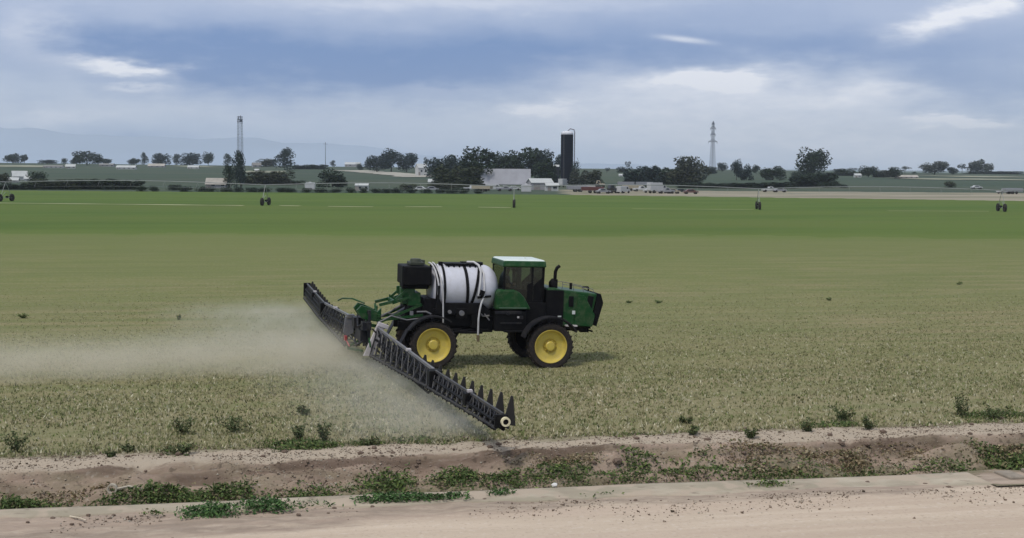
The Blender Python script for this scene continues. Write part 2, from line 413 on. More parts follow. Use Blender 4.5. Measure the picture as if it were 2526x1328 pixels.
# draped strips: pale wheel track in the green field, lane to the farm, pale field margins on the slope
def strip(name, pts, w, m, lift=.05, kind='structure', wob=.2):
    V = []; Q = []; P = []
    for i in range(len(pts) - 1):
        a, b = pts[i], pts[i + 1]; k = max(2, int((b - a).length / 6))
        for j in range(k): P.append(a.lerp(b, j / k))
    P.append(pts[-1]); r = random.Random(len(P))
    for i, p in enumerate(P):
        d = (P[min(i + 1, len(P) - 1)] - P[max(i - 1, 0)]); nn = Vector((-d.y, d.x, 0)).normalized()
        ww = w * (1 + wob * r.uniform(-1, 1)) / 2
        for s_ in (-1, 1):
            q = p + nn * ww * s_; V.append((q.x, q.y, float(H(q.x, q.y)) + lift))
        if i: Q.append((2 * i - 2, 2 * i, 2 * i + 1, 2 * i - 1))
    me = npmesh(name, V, Q, m); o = link(name, me); return tag(o, kind=kind)
m_track = mat('pale_track', (.36, .36, .19), .95, var=.3, vscale=.15)
strip('wheel_track', [ground(-60, 501), ground(600, 508)], 2.4, m_track, wob=.5)
for a, b in (((690, 508), (740, 509)), ((810, 510), (920, 511)), ((1000, 511), (1090, 511)), ((1180, 512), (1260, 513)), ((1560, 516), (1860, 518)), ((2190, 521), (2440, 522))):
    strip('wheel_track', [ground(*a), ground(*b)], 2.0 if a[0] < 1300 else 1.0, m_track, wob=.5)
m_lane = mat('pale_gravel', (.32, .30, .25), .95, vscale=.1)
strip('farm_lane', [ground(862, 421), ground(940, 427), ground(1010, 433), ground(1045, 438)], 26, m_lane, .25)
m_marg = mat('dry_grass_margin', (.22, .22, .15), .95, vscale=.02, var=.4)
def slopepatch(px0, px1, py, w):
    p = ground(px0, py); q = ground(px1, py + (px1 - px0) * .007)
    strip('dry_margin', [p, q], w, m_marg, .25)
slopepatch(-30, 175, 410, 90); slopepatch(440, 520, 411, 70); slopepatch(2230, 2526, 442, 50); slopepatch(2330, 2526, 436, 60); slopepatch(600, 700, 424, 60)

# ---- mountains far beyond
def mountains():
    m = mat('hazed_mountain', (.30, .37, .47), .95, vscale=.0004, var=.2)  # distance haze painted into the base colour, on top of the haze volume
    prof = [(-400, 300), (0, 309), (150, 325), (330, 340), (480, 346), (560, 340), (700, 352), (800, 352), (900, 360), (1010, 376), (1180, 388), (1400, 402), (1600, 408)]
    V = []; Q = []; n = 220; D = 11000.0; rows = 10
    pxs = np.linspace(-400, 1600, n); tops = np.interp(pxs, [p[0] for p in prof], [p[1] for p in prof])
    jag = fbm(pxs, pxs * 0, 90, 5, 3) * 7 + fbm(pxs, pxs * 0, 420, 2, 9) * 8
    for i, (px, ty) in enumerate(zip(pxs, tops + jag)):
        d = ray(px, ty); x0 = d.x / d.y * D; zt = CAMH + d.z / d.y * D
        for k in range(rows):
            f = k / (rows - 1); dd = D - 2600 * (1 - f); z = -60 + (zt + 60) * f ** 1.3 + 26 * math.sin(i * .9 + k * 2) * (f * (1 - f))
            V.append((x0, dd, z))
    for i in range(n - 1):
        for k in range(rows - 1): Q.append((i * rows + k, (i + 1) * rows + k, (i + 1) * rows + k + 1, i * rows + k + 1))
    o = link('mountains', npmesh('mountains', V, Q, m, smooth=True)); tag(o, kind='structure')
mountains()

# ---- road, kerb, ditch
LIP0, LIP1 = 29.0, 29.9
def lipn(t): return 29.38 - .037 * (np.asarray(t) + 5)
def zroad(T, Nn):
    m_ = sst(0, 1, (Nn - (27.9 - .12 * (5 - T))) / .6)
    return fbm(T * .25, Nn, 1.2, 4, 5) * .03 + m_ * (fbm(T, Nn * 1.6, .5, 4, 15) * .07 - .01) - .03 * np.cos((Nn - 26.5) / .9) * sst(22, 24, Nn) * (1 - sst(28.5, 29.3, Nn)) * .6
grid_obj('road', np.concatenate([np.linspace(-160, -30, 30), np.linspace(-28, 34, 300), np.linspace(36, 200, 30)]),
         np.concatenate([np.linspace(-30, 18, 30), np.linspace(18.5, 29.6, 190)]), zroad, m_road)
PN = [29.3, 29.8, 30.05, 30.4, 30.8, 31.4, 32.0, 32.7, 33.3, 33.62, 33.72, 34.2, 34.8, 35.3, 35.85]
PZ = [-.03, -.03, -.45, -.72, -.8, -.76, -.52, -.32, -.18, -.12, .02, .05, .06, .03, .0]
def zditch(T, Nn):
    z = np.interp(Nn, PN, PZ)
    w = sst(30.3, 30.9, Nn) * (1 - sst(35.2, 35.8, Nn)) * (1 - .72 * sst(33.2, 34.1, Nn))
    big = fbm(T * .7, Nn, 2.2, 5, 11) * .32 + fbm(T * .45, Nn * 1.7, .7, 5, 21) * .34
    w2 = sst(30.3, 30.9, Nn) * (1 - sst(35.2, 35.8, Nn))
    return z + w * big + .11 * fbm(T * .8, Nn, .34, 3, 31) * (w * .6 + w2 * .4)
def zbank(t, n): return float(zditch(np.array([t]), np.array([n]))[0])
m_ditch, N, b, c, tc = ground_mat('ditch_soil', [(.29, .22, .165), (.21, .15, .11), (.36, .27, .21), (.25, .20, .14)], [.5, 1.1, 2.2], .8, .06, (.4, 1, 1),
                       [((.36, .31, .25), 7, .6, .72, .7), ((.07, .055, .04), 5, .6, .72, .6)])
def ditch_cols():
    x, y, z = N.xyz(tc.outputs['Object']); t = m_ditch.node_tree
    ny = N.m('ADD', y, N.m('MULTIPLY', N.m('SUBTRACT', N.noise(N.scale(tc.outputs['Object'], (.4, .8, .1)), 1.1, 5, .65), .5), 1.5))
    crest = N.m('MULTIPLY', N.rng(ny, 33.75, 34.05), N.rng(ny, 35.7, 35.2))
    cc = N.mix(N.m('MULTIPLY', crest, .85), c, (.42, .35, .27))
    cc = N.mix(N.m('MULTIPLY', N.rng(ny, 34.9, 35.5), .8), cc, (.20, .185, .11))
    undercut_shade = N.m('MULTIPLY', N.rng(ny, 33.0, 33.35), N.rng(ny, 33.95, 33.75)); cc = N.mix(N.m('MULTIPLY', undercut_shade, N.rng(N.noise(N.scale(tc.outputs['Object'], (.25, 1, 1)), 1.0, 4), .4, .6, 0, .7)), cc, (.085, .055, .04))  # shadow line of the undercut below the crest, painted into the soil colour
    mossy = N.m('MULTIPLY', N.rng(ny, 32.8, 31.9), N.rng(N.noise(N.scale(tc.outputs['Object'], (.3, 1, 1)), .8, 4), .4, .6))
    cc = N.mix(N.m('MULTIPLY', mossy, .6), cc, (.10, .115, .05))
    t.links.new(cc, b.inputs['Base Color'])
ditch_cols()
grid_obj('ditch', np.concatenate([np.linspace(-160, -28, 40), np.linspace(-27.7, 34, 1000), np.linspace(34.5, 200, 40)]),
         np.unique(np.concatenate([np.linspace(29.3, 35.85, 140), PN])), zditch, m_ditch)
m_conc, *_ = ground_mat('old_concrete', [(.38, .32, .245), (.26, .215, .165), (.44, .38, .295), (.31, .27, .20)], [.7, 2.1, 1.2], .3, .02, (.4, 1, 1),
                        [((.16, .13, .10), 3, .6, .75, .6), ((.40, .325, .25), 1.3, .48, .58, .9)])
tend = tn(*ground(2440, 1195).xy)[0]
def concrete():
    ts_ = np.linspace(-60, tend, 400); V = []; Q = []
    prof = [(-.10, -.25), (-.06, .006), (.02, .025), (29.81, .040), (29.90, .035), (29.92, -.5)]
    for i, t_ in enumerate(ts_):
        for j, (n_, z_) in enumerate(prof):
            e = .09 * math.sin(t_ * 1.7) * (j < 3) + (.06 * float(vnoise(np.array([t_]), np.array([0.]), .5, 3)[0]) if j < 3 else .012 * math.sin(t_ * 2.3))
            if j < 3: n_ += float(lipn(t_))
            else: n_ -= .022 * max(t_ - 7, 0)
            V.append((t_, n_ + e, z_ + (.01 * math.sin(t_ * .8) if j > 1 else 0)))
        if i:
            for j in range(len(prof) - 1): a = (i - 1) * 6 + j; bb = i * 6 + j; Q.append((a, bb, bb + 1, a + 1))
    me = npmesh('concrete_kerb', V, Q, m_conc); o = link('concrete_kerb', me, rz=AL)
    tag(o, 'long weathered concrete lip running between the dirt road and the ditch', 'kerb')
    # shoulder soil past its broken end
    grid_obj('ditch_shoulder', np.linspace(tend - .05, 200, 200), np.linspace(28.2, 29.87, 18), lambda T, Nn: .01 + fbm(T, Nn, .6, 4, 77) * .10, m_ditch)
    # small upright block at the end
    B = MB(); B.box((0, 0, -.01), (.45, .75, .16)); B.box((.62, .1, .0), (.16, .6, .2))
    o = B.build('concrete_block', mat('dirty_concrete', (.24, .20, .155), .9, vscale=6), bevel=.03); x_, y_ = xy(tend + .95, 29.25); o.location = (x_, y_, 0); o.rotation_euler = (0, 0, AL)
    tag(o, 'broken dirt-stained concrete block just past the right end of the kerb', 'block')
concrete()
# ---------------------------------------------------------------- small vegetation
def blades(P, hgt, wid, col, lean=.5, k=4, seed=1, cv=.25):
    """k triangular blades per tuft; P (n,3); returns V,F,C"""
    r = np.random.default_rng(seed); n = len(P); P = np.repeat(P, k, 0); hgt = np.repeat(hgt, k) * r.uniform(.5, 1.15, n * k); wid = np.repeat(wid, k) * r.uniform(.6, 1.3, n * k)
    col = np.repeat(col, k, 0) * r.uniform(1 - cv, 1 + cv, (n * k, 1))
    a = r.uniform(0, 2 * np.pi, n * k); l = r.uniform(0, lean, n * k) * hgt; b = r.uniform(0, 2 * np.pi, n * k)
    dx, dy = np.cos(a) * wid / 2, np.sin(a) * wid / 2
    base = P + np.stack([r.normal(0, .3, n * k) * wid * 1.5, r.normal(0, .3, n * k) * wid * 1.5, -.01 + 0 * a], 1)
    v0 = base + np.stack([-dx, -dy, 0 * a], 1); v1 = base + np.stack([dx, dy, 0 * a], 1)
    v2 = base + np.stack([np.cos(b) * l, np.sin(b) * l, hgt], 1)
    V = np.stack([v0, v1, v2], 1).reshape(-1, 3); Fc = np.arange(len(V)).reshape(-1, 3); C = np.repeat(col, 3, 0)
    return V, Fc, C
m_leaf = mat('grass_blades', (1, 1, 1), .8, attr='Col', var=.1, vscale=.8, spec=.2)
def pick(n, cols, w, r):
    i = r.choice(len(cols), n, p=np.array(w) / sum(w)); return np.array(cols)[i]
def stubble():
    r = np.random.default_rng(3); P = []
    # denser near the ditch, thinning with distance
    n = 35.3 - 15 * np.log(1 - r.uniform(0, 1, 260000) * .965); w = n * .42 + 6; t = r.uniform(-1, 1, len(n)) * w + 9.5
    keep = ((fbm(t * .6, n, 3.5, 4, 41) + r.uniform(-.5, .5, len(n))) > -.35) & (r.uniform(0, 1, len(n)) < w / 40 * .72)
    t, n = t[keep], n[keep]; x, y = xy(t, n); P.append(np.stack([x, y, np.where(n < 35.8, .04, 0) + H(x, y)], 1)); nn_ = n
    P = np.concatenate(P); n = len(P)
    col = pick(n, [(.38, .34, .21), (.26, .245, .125), (.155, .19, .065), (.075, .09, .035), (.56, .52, .38)], [3.6, 4.0, 3.2, 1.4, 1.6], r)
    fade = np.clip((nn_ - 40) / 30, 0, 1)[:, None] * .55; col = col * (1 - fade) + np.array([[.215, .205, .105]]) * fade
    V, Fc, C = blades(P, np.full(n, .078) * r.uniform(.5, 1.5, n) * np.clip(1.25 - (nn_ - 36) / 60, .5, 1.2), np.full(n, .034) * r.uniform(.6, 1.6, n), col, .9, 3, 5)
    me = npmesh('stubble_grass', V, Fc, m_leaf, 3, C); tag(link('stubble_grass', me), 'short dry stubble and seedlings covering the sprayed field', 'grass', kind='stuff')
stubble()

def leafmass(P, s, col, seed, flat=.5):
    r = np.random.default_rng(seed); n = len(P); a = r.normal(0, 1, (n, 3)); a[:, 2] *= .7; a /= np.linalg.norm(a, axis=1)[:, None]
    b = np.cross(a, r.normal(0, 1, (n, 3))); b /= np.linalg.norm(b, axis=1)[:, None]
    s = s[:, None]; V = np.stack([P - a * s, P + b * s * .45, P + a * s, P - b * s * .45], 1).reshape(-1, 3)
    return V, np.arange(len(V)).reshape(-1, 4), np.repeat(col, 4, 0)

# ditch weeds (uncountable ground cover)
def ditch_weeds():
    r = np.random.default_rng(9); segs = []   # (px0,px1, n centre, n half, height, density)
    segs = [(1780, 2700, 33.1, .75, .20, .8), (60, 360, 33.2, .4, .12, .35), (1240, 1500, 33.3, .4, .14, .6), (-200, 2600, 32.35, .55, .16, .32), (-200, 420, 32.4, .4, .26, 1.0), (1020, 1500, 32.8, .4, .16, .45), (-150, 110, 32.4, .7, .24, 1.0), (100, 340, 32.2, .4, .10, .35), (340, 640, 32.6, .65, .34, 1.0), (640, 900, 32.2, .5, .2, .55), (870, 1030, 32.8, .8, .38, 1.2),
            (1050, 1290, 32.6, .6, .26, .8), (1290, 1480, 32.4, .5, .18, .5), (1530, 1820, 32.8, .8, .24, 1.3), (1840, 2080, 32.2, .45, .15, .5), (2080, 2420, 32.2, .4, .12, .3), (2420, 2700, 32.4, 1.2, .45, 1.1),
            (340, 440, 29.5, .25, .09, .9), (430, 600, 29.35, .45, .20, 1.4), (580, 860, 29.6, .4, .22, 1.3), (860, 1170, 29.8, .30, .16, 1.2), (1170, 1275, 29.95, .20, .16, 1.4), (1830, 1960, 29.7, .22, .12, .8), (1430, 1540, 29.4, .3, .05, .3),
            (380, 500, 36.3, .7, .16, .9), (620, 850, 36.4, .6, .22, 1.2), (850, 960, 36.4, .35, .16, .8), (960, 1160, 36.5, .5, .18, 1.0), (1520, 1700, 36.6, .3, .08, .5), (1960, 2160, 37.0, .5, .12, .5), (2320, 2560, 37.6, .9, .10, .5)]
    VV, CC = [], []
    for i, (a, b, nc, nh, h, dn) in enumerate(segs):
        pa = a, b
        t0 = -25; 
        def t_of(px):
            lo, hi = -60., 60.
            for _ in range(40):
                m_ = (lo + hi) / 2; X, Y = xy(m_, nc); (lo, hi) = (m_, hi) if proj((X, Y, 0))[0] < px else (lo, m_)
            return lo
        nc = nc - (.45 if nc < 30.6 else .30 if nc < 35 else 1.0); ta, tb = t_of(a), t_of(b); k = int((tb - ta) * nh * 2 * dn * 1500)
        t = r.uniform(ta, tb, k); n = nc + nh * np.clip(r.normal(0, .5, k), -1, 1)
        pat = fbm(t * .8, n, .8, 3, 50 + i) * 1.6 + .5
        edge = np.minimum(np.minimum((t - ta), (tb - t)) / .8, 1)
        ok = r.random(k) < np.clip(pat, .05, 1) * edge; t, n, pat = t[ok], n[ok], pat[ok]
        x, y = xy(t, n)
        zb = np.where((n > 29.95) & (n < 35.85), zditch(t, n), np.where((n >= 28.8) & (n <= 29.95), .05, 0)) 
        ok2 = ~((n > 29.85) & (n < 30.4)); t, n, pat, x, y, zb = [q[ok2] for q in (t, n, pat, x, y, zb)]
        z = zb + r.random(len(t)) ** 1.3 * h * (.55 if i >= 0 else .7) * np.clip(.5 + pat, .4, 1.3)
        P = np.stack([x, y, z], 1); s = r.uniform(.025, .06, len(t)) * (1 + h); s *= .9
        i -= 6; warm = i in (1, 10, 8); base = pick(len(t), [(.095, .135, .042), (.055, .085, .026), (.14, .19, .05), (.20, .17, .09)], [4, 4, 2.2 if i in (7, 4) else .8, 4 if warm else 1.2], r)
        if i < -3: base = pick(len(t), [(.24, .185, .11), (.15, .11, .06), (.10, .11, .045), (.32, .27, .17)], [4, 3, 2, 1.5], r)
        if i in (12, 13, 14, 15): base = base * np.array([.75, 1.0, 1.05])
        V, Q, C = leafmass(P, s, base * r.uniform(.75, 1.25, (len(t), 1)), 60 + i); VV.append(V); CC.append(C)
    V = np.concatenate(VV); me = npmesh('ditch_weeds', V, np.arange(len(V)).reshape(-1, 4), m_leaf, 4, np.concatenate(CC))
    tag(link('ditch_weeds', me), 'straggling green weeds growing in and along the ditch', 'weeds', kind='stuff')
ditch_weeds()

# single weed plants standing out at the field edge
def weed(px, py, h, w, label, seed, dark=1.0):
    k_ = 1 if py > 900 else .55; h *= 1.12 * k_; w *= 1.3 * k_
    p = ground(px, py); t_, n_ = tn(p.x, p.y); p.z = zbank(t_, n_) if n_ < 35.85 else 0
    r = np.random.default_rng(seed); root = empty('weed_plant', p, 0, label, 'weed', 'weeds along the near edge of the field')
    S = MB()
    tips = []
    for i in range(7):
        a = r.uniform(0, 6.28); l = r.uniform(.3, 1); q = Vector((math.cos(a) * w / 2 * l, math.sin(a) * w / 2 * l, h * r.uniform(.5, 1)))
        S.tube([(0, 0, -.03), q * .5 + Vector((0, 0, h * .12)), q], .008, 4, .003); tips.append(q)
    S.build('stem', m_stem, root)
    P = []
    for q in tips:
        for j in range(60):
            f = r.uniform(.15, 1.05); P.append(np.array(q) * f + r.normal(0, .10, 3) * np.array([w, w, h * .8]) * .6)
    P = np.array(P); P[:, 2] = np.maximum(P[:, 2], .01)
    col = pick(len(P), [(.075, .10, .038), (.11, .13, .055), (.05, .065, .028), (.15, .12, .06)], [3, 2, 2, .8], r) * dark
    V, Q, C = leafmass(P, r.uniform(.025, .055, len(P)), col, seed)
    link('foliage', npmesh('foliage', V, Q, m_leaf, 4, C), root)
m_stem = mat('weed_stem', (.10, .11, .05), .8)
WEEDS = [(40, 1118, .55, .6, 'dark bushy weed at the far left edge above the ditch'),
 (455, 1072, .42, .75, 'spreading dark weed in the left field edge, above a lighter green patch'),
 (573, 1068, .42, .85, 'wide dark weed right of the first spreading weed on the left'),
 (750, 1026, .28, .38, 'small round weed alone in the stubble below the far boom'),
 (738, 1090, .50, .5, 'upright weed at left of the pair over the low green mound'),
 (803, 1090, .55, .42, 'upright pointed weed at right of the pair over the low green mound'),
 (445, 1128, .32, .6, 'yellowish low weed just above the pale bank on the left'),
 (910, 1106, .26, .45, 'brownish round weed on the bank below the near boom'),
 (320, 1115, .16, .4, 'flat brown weed near the bank between two dark weeds on the left'),
 (273, 1133, .16, .22, 'tiny weed on the pale bank crest at left'),
 (1690, 1048, .20, .40, 'low weed in the stubble right of the boom tip'),
 (1708, 1082, .24, .42, 'brown weed on the pale crest, leftmost of the right-hand ones'),
 (1848, 1088, .22, .40, 'brown flat weed on the pale crest below the track end'),
 (1992, 1072, .34, .60, 'dark weed beside the dirt patch on the right bank'),
 (2078, 1040, .44, .66, 'largest dark weed in the right-hand field edge'),
 (2140, 1068, .38, .42, 'bright green upright weed on the right bank crest'),
 (2370, 1026, .60, .45, 'tall dark weed near the right border of the field'),
 (2452, 1036, .36, .65, 'wide weed furthest right at the field edge'),
 (57, 785, .40, .9, 'dark plant far out in the field at the left'),
 (440, 790, .45, .45, 'small dark plant above the dust trail'),
 (1625, 748, .28, .9, 'dark tuft in the middle of the field right of the sprayer'),
 (1552, 748, .22, .6, 'faint tuft just right of the sprayer nose'),
 (2045, 742, .28, .7, 'dark tuft far out in the right half of the field'),
 (2365, 702, .30, .9, 'faint dark tuft in the far right of the field')]
for i, w_ in enumerate(WEEDS): weed(*w_, seed=100 + i, dark=1.0 if w_[1] > 900 else 2.0)

# clods, stone, stick, pipe end
m_clod = mat('clod', (.13, .09, .065), .95, vscale=6)
def clod(px, py, s, label, m, name='dirt_clod', cat='clod', group=None):
    p = ground(px, py); t_, n_ = tn(p.x, p.y)
    if 30.0 < n_ < 35.85: 
        # step along the ray until it meets the bank
        d = ray(px, py)
        for k in np.linspace(25, 45, 800):
            q = Vector((0, 0, CAMH)) + d * (k / d.y); tt, nn = tn(q.x, q.y)
            zz = zbank(tt, nn) if nn > 29.95 else .06
            if q.z <= zz: p = Vector((q.x, q.y, zz)); break
    r = np.random.default_rng(int(px * 7 + py)); bm = bmesh.new(); bmesh.ops.create_icosphere(bm, subdivisions=2, radius=1)
    for v in bm.verts: v.co *= 1 + .22 * math.sin(v.co.x * 5 + px) * math.cos(v.co.y * 4 + py) + r.uniform(-.08, .08)
    me = bpy.data.meshes.new(name); bm.to_mesh(me); bm.free(); me.materials.append(m)
    o = link(name, me, loc=(p.x, p.y, p.z + s * .25), rz=r.uniform(0, 3), scale=(s * 1.3, s, s * .65)); return tag(o, label, cat, group)
rr = random.Random(5)
for k in range(34):
    px = rr.uniform(60, 2480); lo = 1262 - (px / 2526) * 97
    clod(px, lo + rr.uniform(12, 42), rr.uniform(.02, .055), 'small brown dirt clod lying on the road shoulder', m_clod, group='clods along the road shoulder')
for k in range(44):
    px = rr.uniform(30, 2500); lo = 1262 - (px / 2526) * 97
    clod(px, lo - rr.uniform(60, 135), rr.uniform(.03, .085), 'brown dirt clod lying on the far ditch bank', m_clod, group='clods on the ditch bank')
for (px, py, s) in ((1523, 1142, .13), (2140, 1100, .10)):
    clod(px, py, s, 'larger dark clod on the far ditch bank, ' + ('above the weeds at centre' if px < 1600 else 'under the pale crest at right'), m_clod)
m_pebw = mat('white_stone', (.62, .60, .56), .8)
clod(1368, 1199, .075, 'single white stone at the ditch edge above the kerb', m_pebw, 'white_stone', 'stone')
def litter():
    r = np.random.default_rng(77); n0 = 80000; t = r.uniform(-24, 34, n0); n = np.where(r.random(n0) < .80, r.uniform(30.9, 35.9, n0), 29.2 - .037 * (t + 5) - np.abs(r.normal(0, .75, n0)))
    ok = (fbm(t, n, 1.6, 4, 88) + r.uniform(-.45, .45, n0)) > np.where(n > 30, -.08, .36); t, n = t[ok], n[ok]; k = len(t); x, y = xy(t, n)
    z = np.where(n > 30, zditch(t, n), zroad(t, n)); s = r.uniform(.007, .018, k) * np.where(r.random(k) < .12, 2.0, 1)
    base = np.array([[1, 1, 1], [-1, -1, 1], [-1, 1, -1], [1, -1, -1]], float)
    V = base[None] * s[:, None, None] * r.uniform(.6, 1.3, (k, 4, 3)); a = r.uniform(0, 6.28, k); ca, sa = np.cos(a)[:, None], np.sin(a)[:, None]
    V = np.stack([V[..., 0] * ca - V[..., 1] * sa, V[..., 0] * sa + V[..., 1] * ca, V[..., 2] * .7], -1) + np.stack([x, y, z + s * .4], 1)[:, None]
    idx = np.array([(0, 1, 2), (0, 3, 1), (0, 2, 3), (1, 3, 2)]); Fc = (np.arange(k)[:, None, None] * 4 + idx).reshape(-1, 3)
    col = pick(k, [(.15, .105, .075), (.26, .20, .15), (.38, .31, .24), (.08, .06, .04), (.46, .41, .33)], [2.5, 3.5, 2.5, 1.0, .9], r)
    me = npmesh('loose_gravel', V.reshape(-1, 3), Fc, m_leaf, 3, np.repeat(col, 4, 0)); tag(link('loose_gravel', me), 'loose crumbs of earth and gravel scattered along the ditch and road shoulder', 'gravel', kind='stuff')
litter()
def stick():
    p = ground(200, 1288); B = MB(); B.tube([(-.32, .24, .03), (-.05, .05, .05), (.13, -.06, .03)], .022, 6, .015)
    o = B.build('stick', mat('bleached_wood', (.52, .45, .34), .8)); o.location = p
    tag(o, 'pale bleached stick lying on the road shoulder at lower left', 'stick')
    d = ray(277, 1214); 
    for k in np.linspace(28, 40, 600):
        q = Vector((0, 0, CAMH)) + d * (k / d.y); tt, nn = tn(q.x, q.y)
        if q.z <= zbank(tt, nn): break
    B = MB(); B.lathe([(.085, -.05), (.125, -.05), (.125, .05), (.085, .05)], axis='Y', n=20, closed=True)
    B.tube([(.12, 0, .0), (.4, .02, .06), (.8, .1, -.04), (1.0, .2, -.05)], .03, 6)
    o = B.build('old_hose', mat('faded_hose', (.42, .37, .29), .8), smooth=40); o.location = q + Vector((0, 0, .08)); tag(o, 'faded pale hose with a ring end lying on the left ditch bank', 'hose')
stick()
# ---------------------------------------------------------------- the field sprayer
YAW = R(14); PN_ = R(1.5); BU = .11   # body rides this much higher on its legs
SR = empty('field_sprayer', (-3.394, 50.542, 0.0), 0, 'green self-propelled field sprayer with white tank, yellow rims and wide open boom', 'sprayer')
SR.rotation_euler = (0, PN_, YAW)
def wheel(x, y):
    w = empty('wheel', (x, y, .925 - (.05 if x > 2 else 0))); w.parent = SR; w.scale = (.935, 1, .935); s = 1 if y > 0 else -1; hw = .235
    T = MB(); prof = [(.69, -hw * .85), (.80, -hw), (.90, -hw * .98), (.945, -hw * .8), (.955, -hw * .3), (.955, hw * .3), (.945, hw * .8), (.90, hw * .98), (.80, hw), (.69, hw * .85), (.66, 0)]
    T.lathe(prof, n=48, closed=True)
    for k in range(26):
        for sd in (-1, 1):
            a = 2 * math.pi * (k + (.5 if sd > 0 else 0)) / 26; c, s_ = math.cos(a), math.sin(a); a2 = a - .13
            p = Vector((.965 * c, sd * hw * .9, .965 * s_)); q = Vector((.965 * math.cos(a2), sd * .01, .965 * math.sin(a2)))
            T.bar(p, q, .05, .045)
    T.build('tyre', rubber, w, smooth=35)
    Rm = MB(); o = s * hw
    Rm.lathe([(.70, o * .92), (.69, o * .98), (.655, o * .90), (.63, o * .55), (.58, o * .40), (.50, o * .34), (.40, o * .30), (.31, o * .22), (.27, o * .02), (.215, o * .0), (.20, o * .5), (.17, o * .62), (.0, o * .66)], n=40)
    Dk = MB(); Dk.lathe([(.69, -o * .9), (.66, -o * .5), (.3, -o * .3), (.28, -o * 1.2), (0, -o * 1.2)], n=30); Dk.build('hub_drum', black, w)
    for k in range(10):
        a = 2 * math.pi * k / 10; Rm.lathe([(0, o * .46), (.022, o * .46), (.022, o * .2)], c=(.245 * math.cos(a), 0, .245 * math.sin(a)), n=6)
    Rm.build('rim', yellow, w, smooth=30)
    return w
for x in (0, 4.62):
    for y in (-1.55, 1.55): wheel(x, y)
def fender(x, y, a0, a1, flap=None):
    B = MB(); n = 18; r0, r1 = 1.10, 1.135; w = .31
    poly = [(x + r1 * math.cos(R(a0 + (a1 - a0) * i / n)), .98 + r1 * math.sin(R(a0 + (a1 - a0) * i / n)) * .96) for i in range(n + 1)]
    poly += [(x + r0 * math.cos(R(a1 - (a1 - a0) * i / n)), .98 + r0 * math.sin(R(a1 - (a1 - a0) * i / n)) * .96) for i in range(n + 1)]
    m = n + 1
    for i in range(n):
        q = [poly[i], poly[i + 1], poly[2 * m - 2 - i], poly[2 * m - 1 - i]]; B.prism(q, y - w, y + w)
    if y < 0:  # outer lip
        for i in range(n): 
            p, q = poly[i], poly[i + 1]; B.bar((p[0], y - w, p[1]), (q[0], y - w, q[1]), .03, .05)
    if flap:
        B.bar((flap[0][0], y, flap[0][1]), (flap[1][0], y, flap[1][1]), .5, .03)
    B.bar((x, y + (.15 if y < 0 else -.15), 1.2), (x, y + (.15 if y < 0 else -.15), 2.05), .09)
    B.build('fender', dark, SR)
for y in (-1.55, 1.55):
    fender(4.62, y, 28, 165); fender(0, y, 55, 150, ((-1.0, 1.55), (-1.35, .85)))
# chassis
B = MB()
for y in (-.55, .55): B.box((2.6, y, 1.42), (7.6, .16, .34))
for x in (-.9, 1.3, 2.9, 6.0): B.box((x, 0, 1.42), (.14, 1.1, .26))
for x in (0, 4.62):
    B.box((x, 0, 1.25), (.26, 2.5, .24))
    for y in (-1.22, 1.22): B.box((x, y, 1.15), (.24, .16, .75)); B.tube([(x, y * .9, 1.0), (x, y * 1.15, .98)], .19, 14)
    B.tube([(x + .3, -.6, 1.5), (x + .18, -1.15, 1.25)], .06, 8); B.tube([(x - .3, .6, 1.5), (x - .18, 1.15, 1.25)], .06, 8)
B.box((4.62, 0, 1.35), (1.3, 1.7, .5)); B.box((4.4, -.95, 1.05), (.5, .3, .45)); B.box((0, 0, 1.35), (1.1, 1.7, .5)); B.box((.15, -.95, 1.2), (.6, .3, .5)); B.build('chassis', black, SR, bevel=.015)
# lower side boxes, steps
B = MB(); B.box((3.12, 0, 1.66), (1.25, 2.25, .76)); B.box((4.15, 0, 1.95), (.85, 2.04, .9)); B.box((2.2, 0, 1.5), (.6, 1.6, .6))
B.box((3.3, -1.15, 1.28), (.9, .2, .06)); B.build('fuel_tank', black, SR, bevel=.05)
B = MB(); B.box((3.02, -1.145, 2.02), (1.05, .06, .12)); B.box((3.15, -1.15, 1.60), (.85, .05, .05)); B.box((3.55, -1.16, 1.83), (.14, .06, .12)); B.lathe([(0, -.05), (.07, -.05), (.07, .05)], c=(3.02, -1.17, 1.98), n=12)
B.build('step_panel', dark, SR, bevel=.012)
B = MB(); B.box((3.42, -1.17, 1.84), (.07, .05, .07)); B.box((5.62, -1.0, 1.50), (.46, .3, .05)); build_each(B, 'marker_plate', pale, SR)
# green side panels
for s in (-1, 1):
    B = MB(); B.prism([(2.52, 2.12), (2.52, 2.78), (2.62, 2.9), (3.25, 2.9), (3.45, 2.82), (3.66, 2.6), (3.93, 2.14)], s * .62, s * 1.16)
    B.build('side_panel', green, SR, bevel=.06)
    B = MB(); B.box((3.2, s * 1.165, 2.2), (1.1, .012, .03)); B.build('trim_line', pale if s > 0 else mat('dull_trim', (.10, .16, .11), .5), SR)
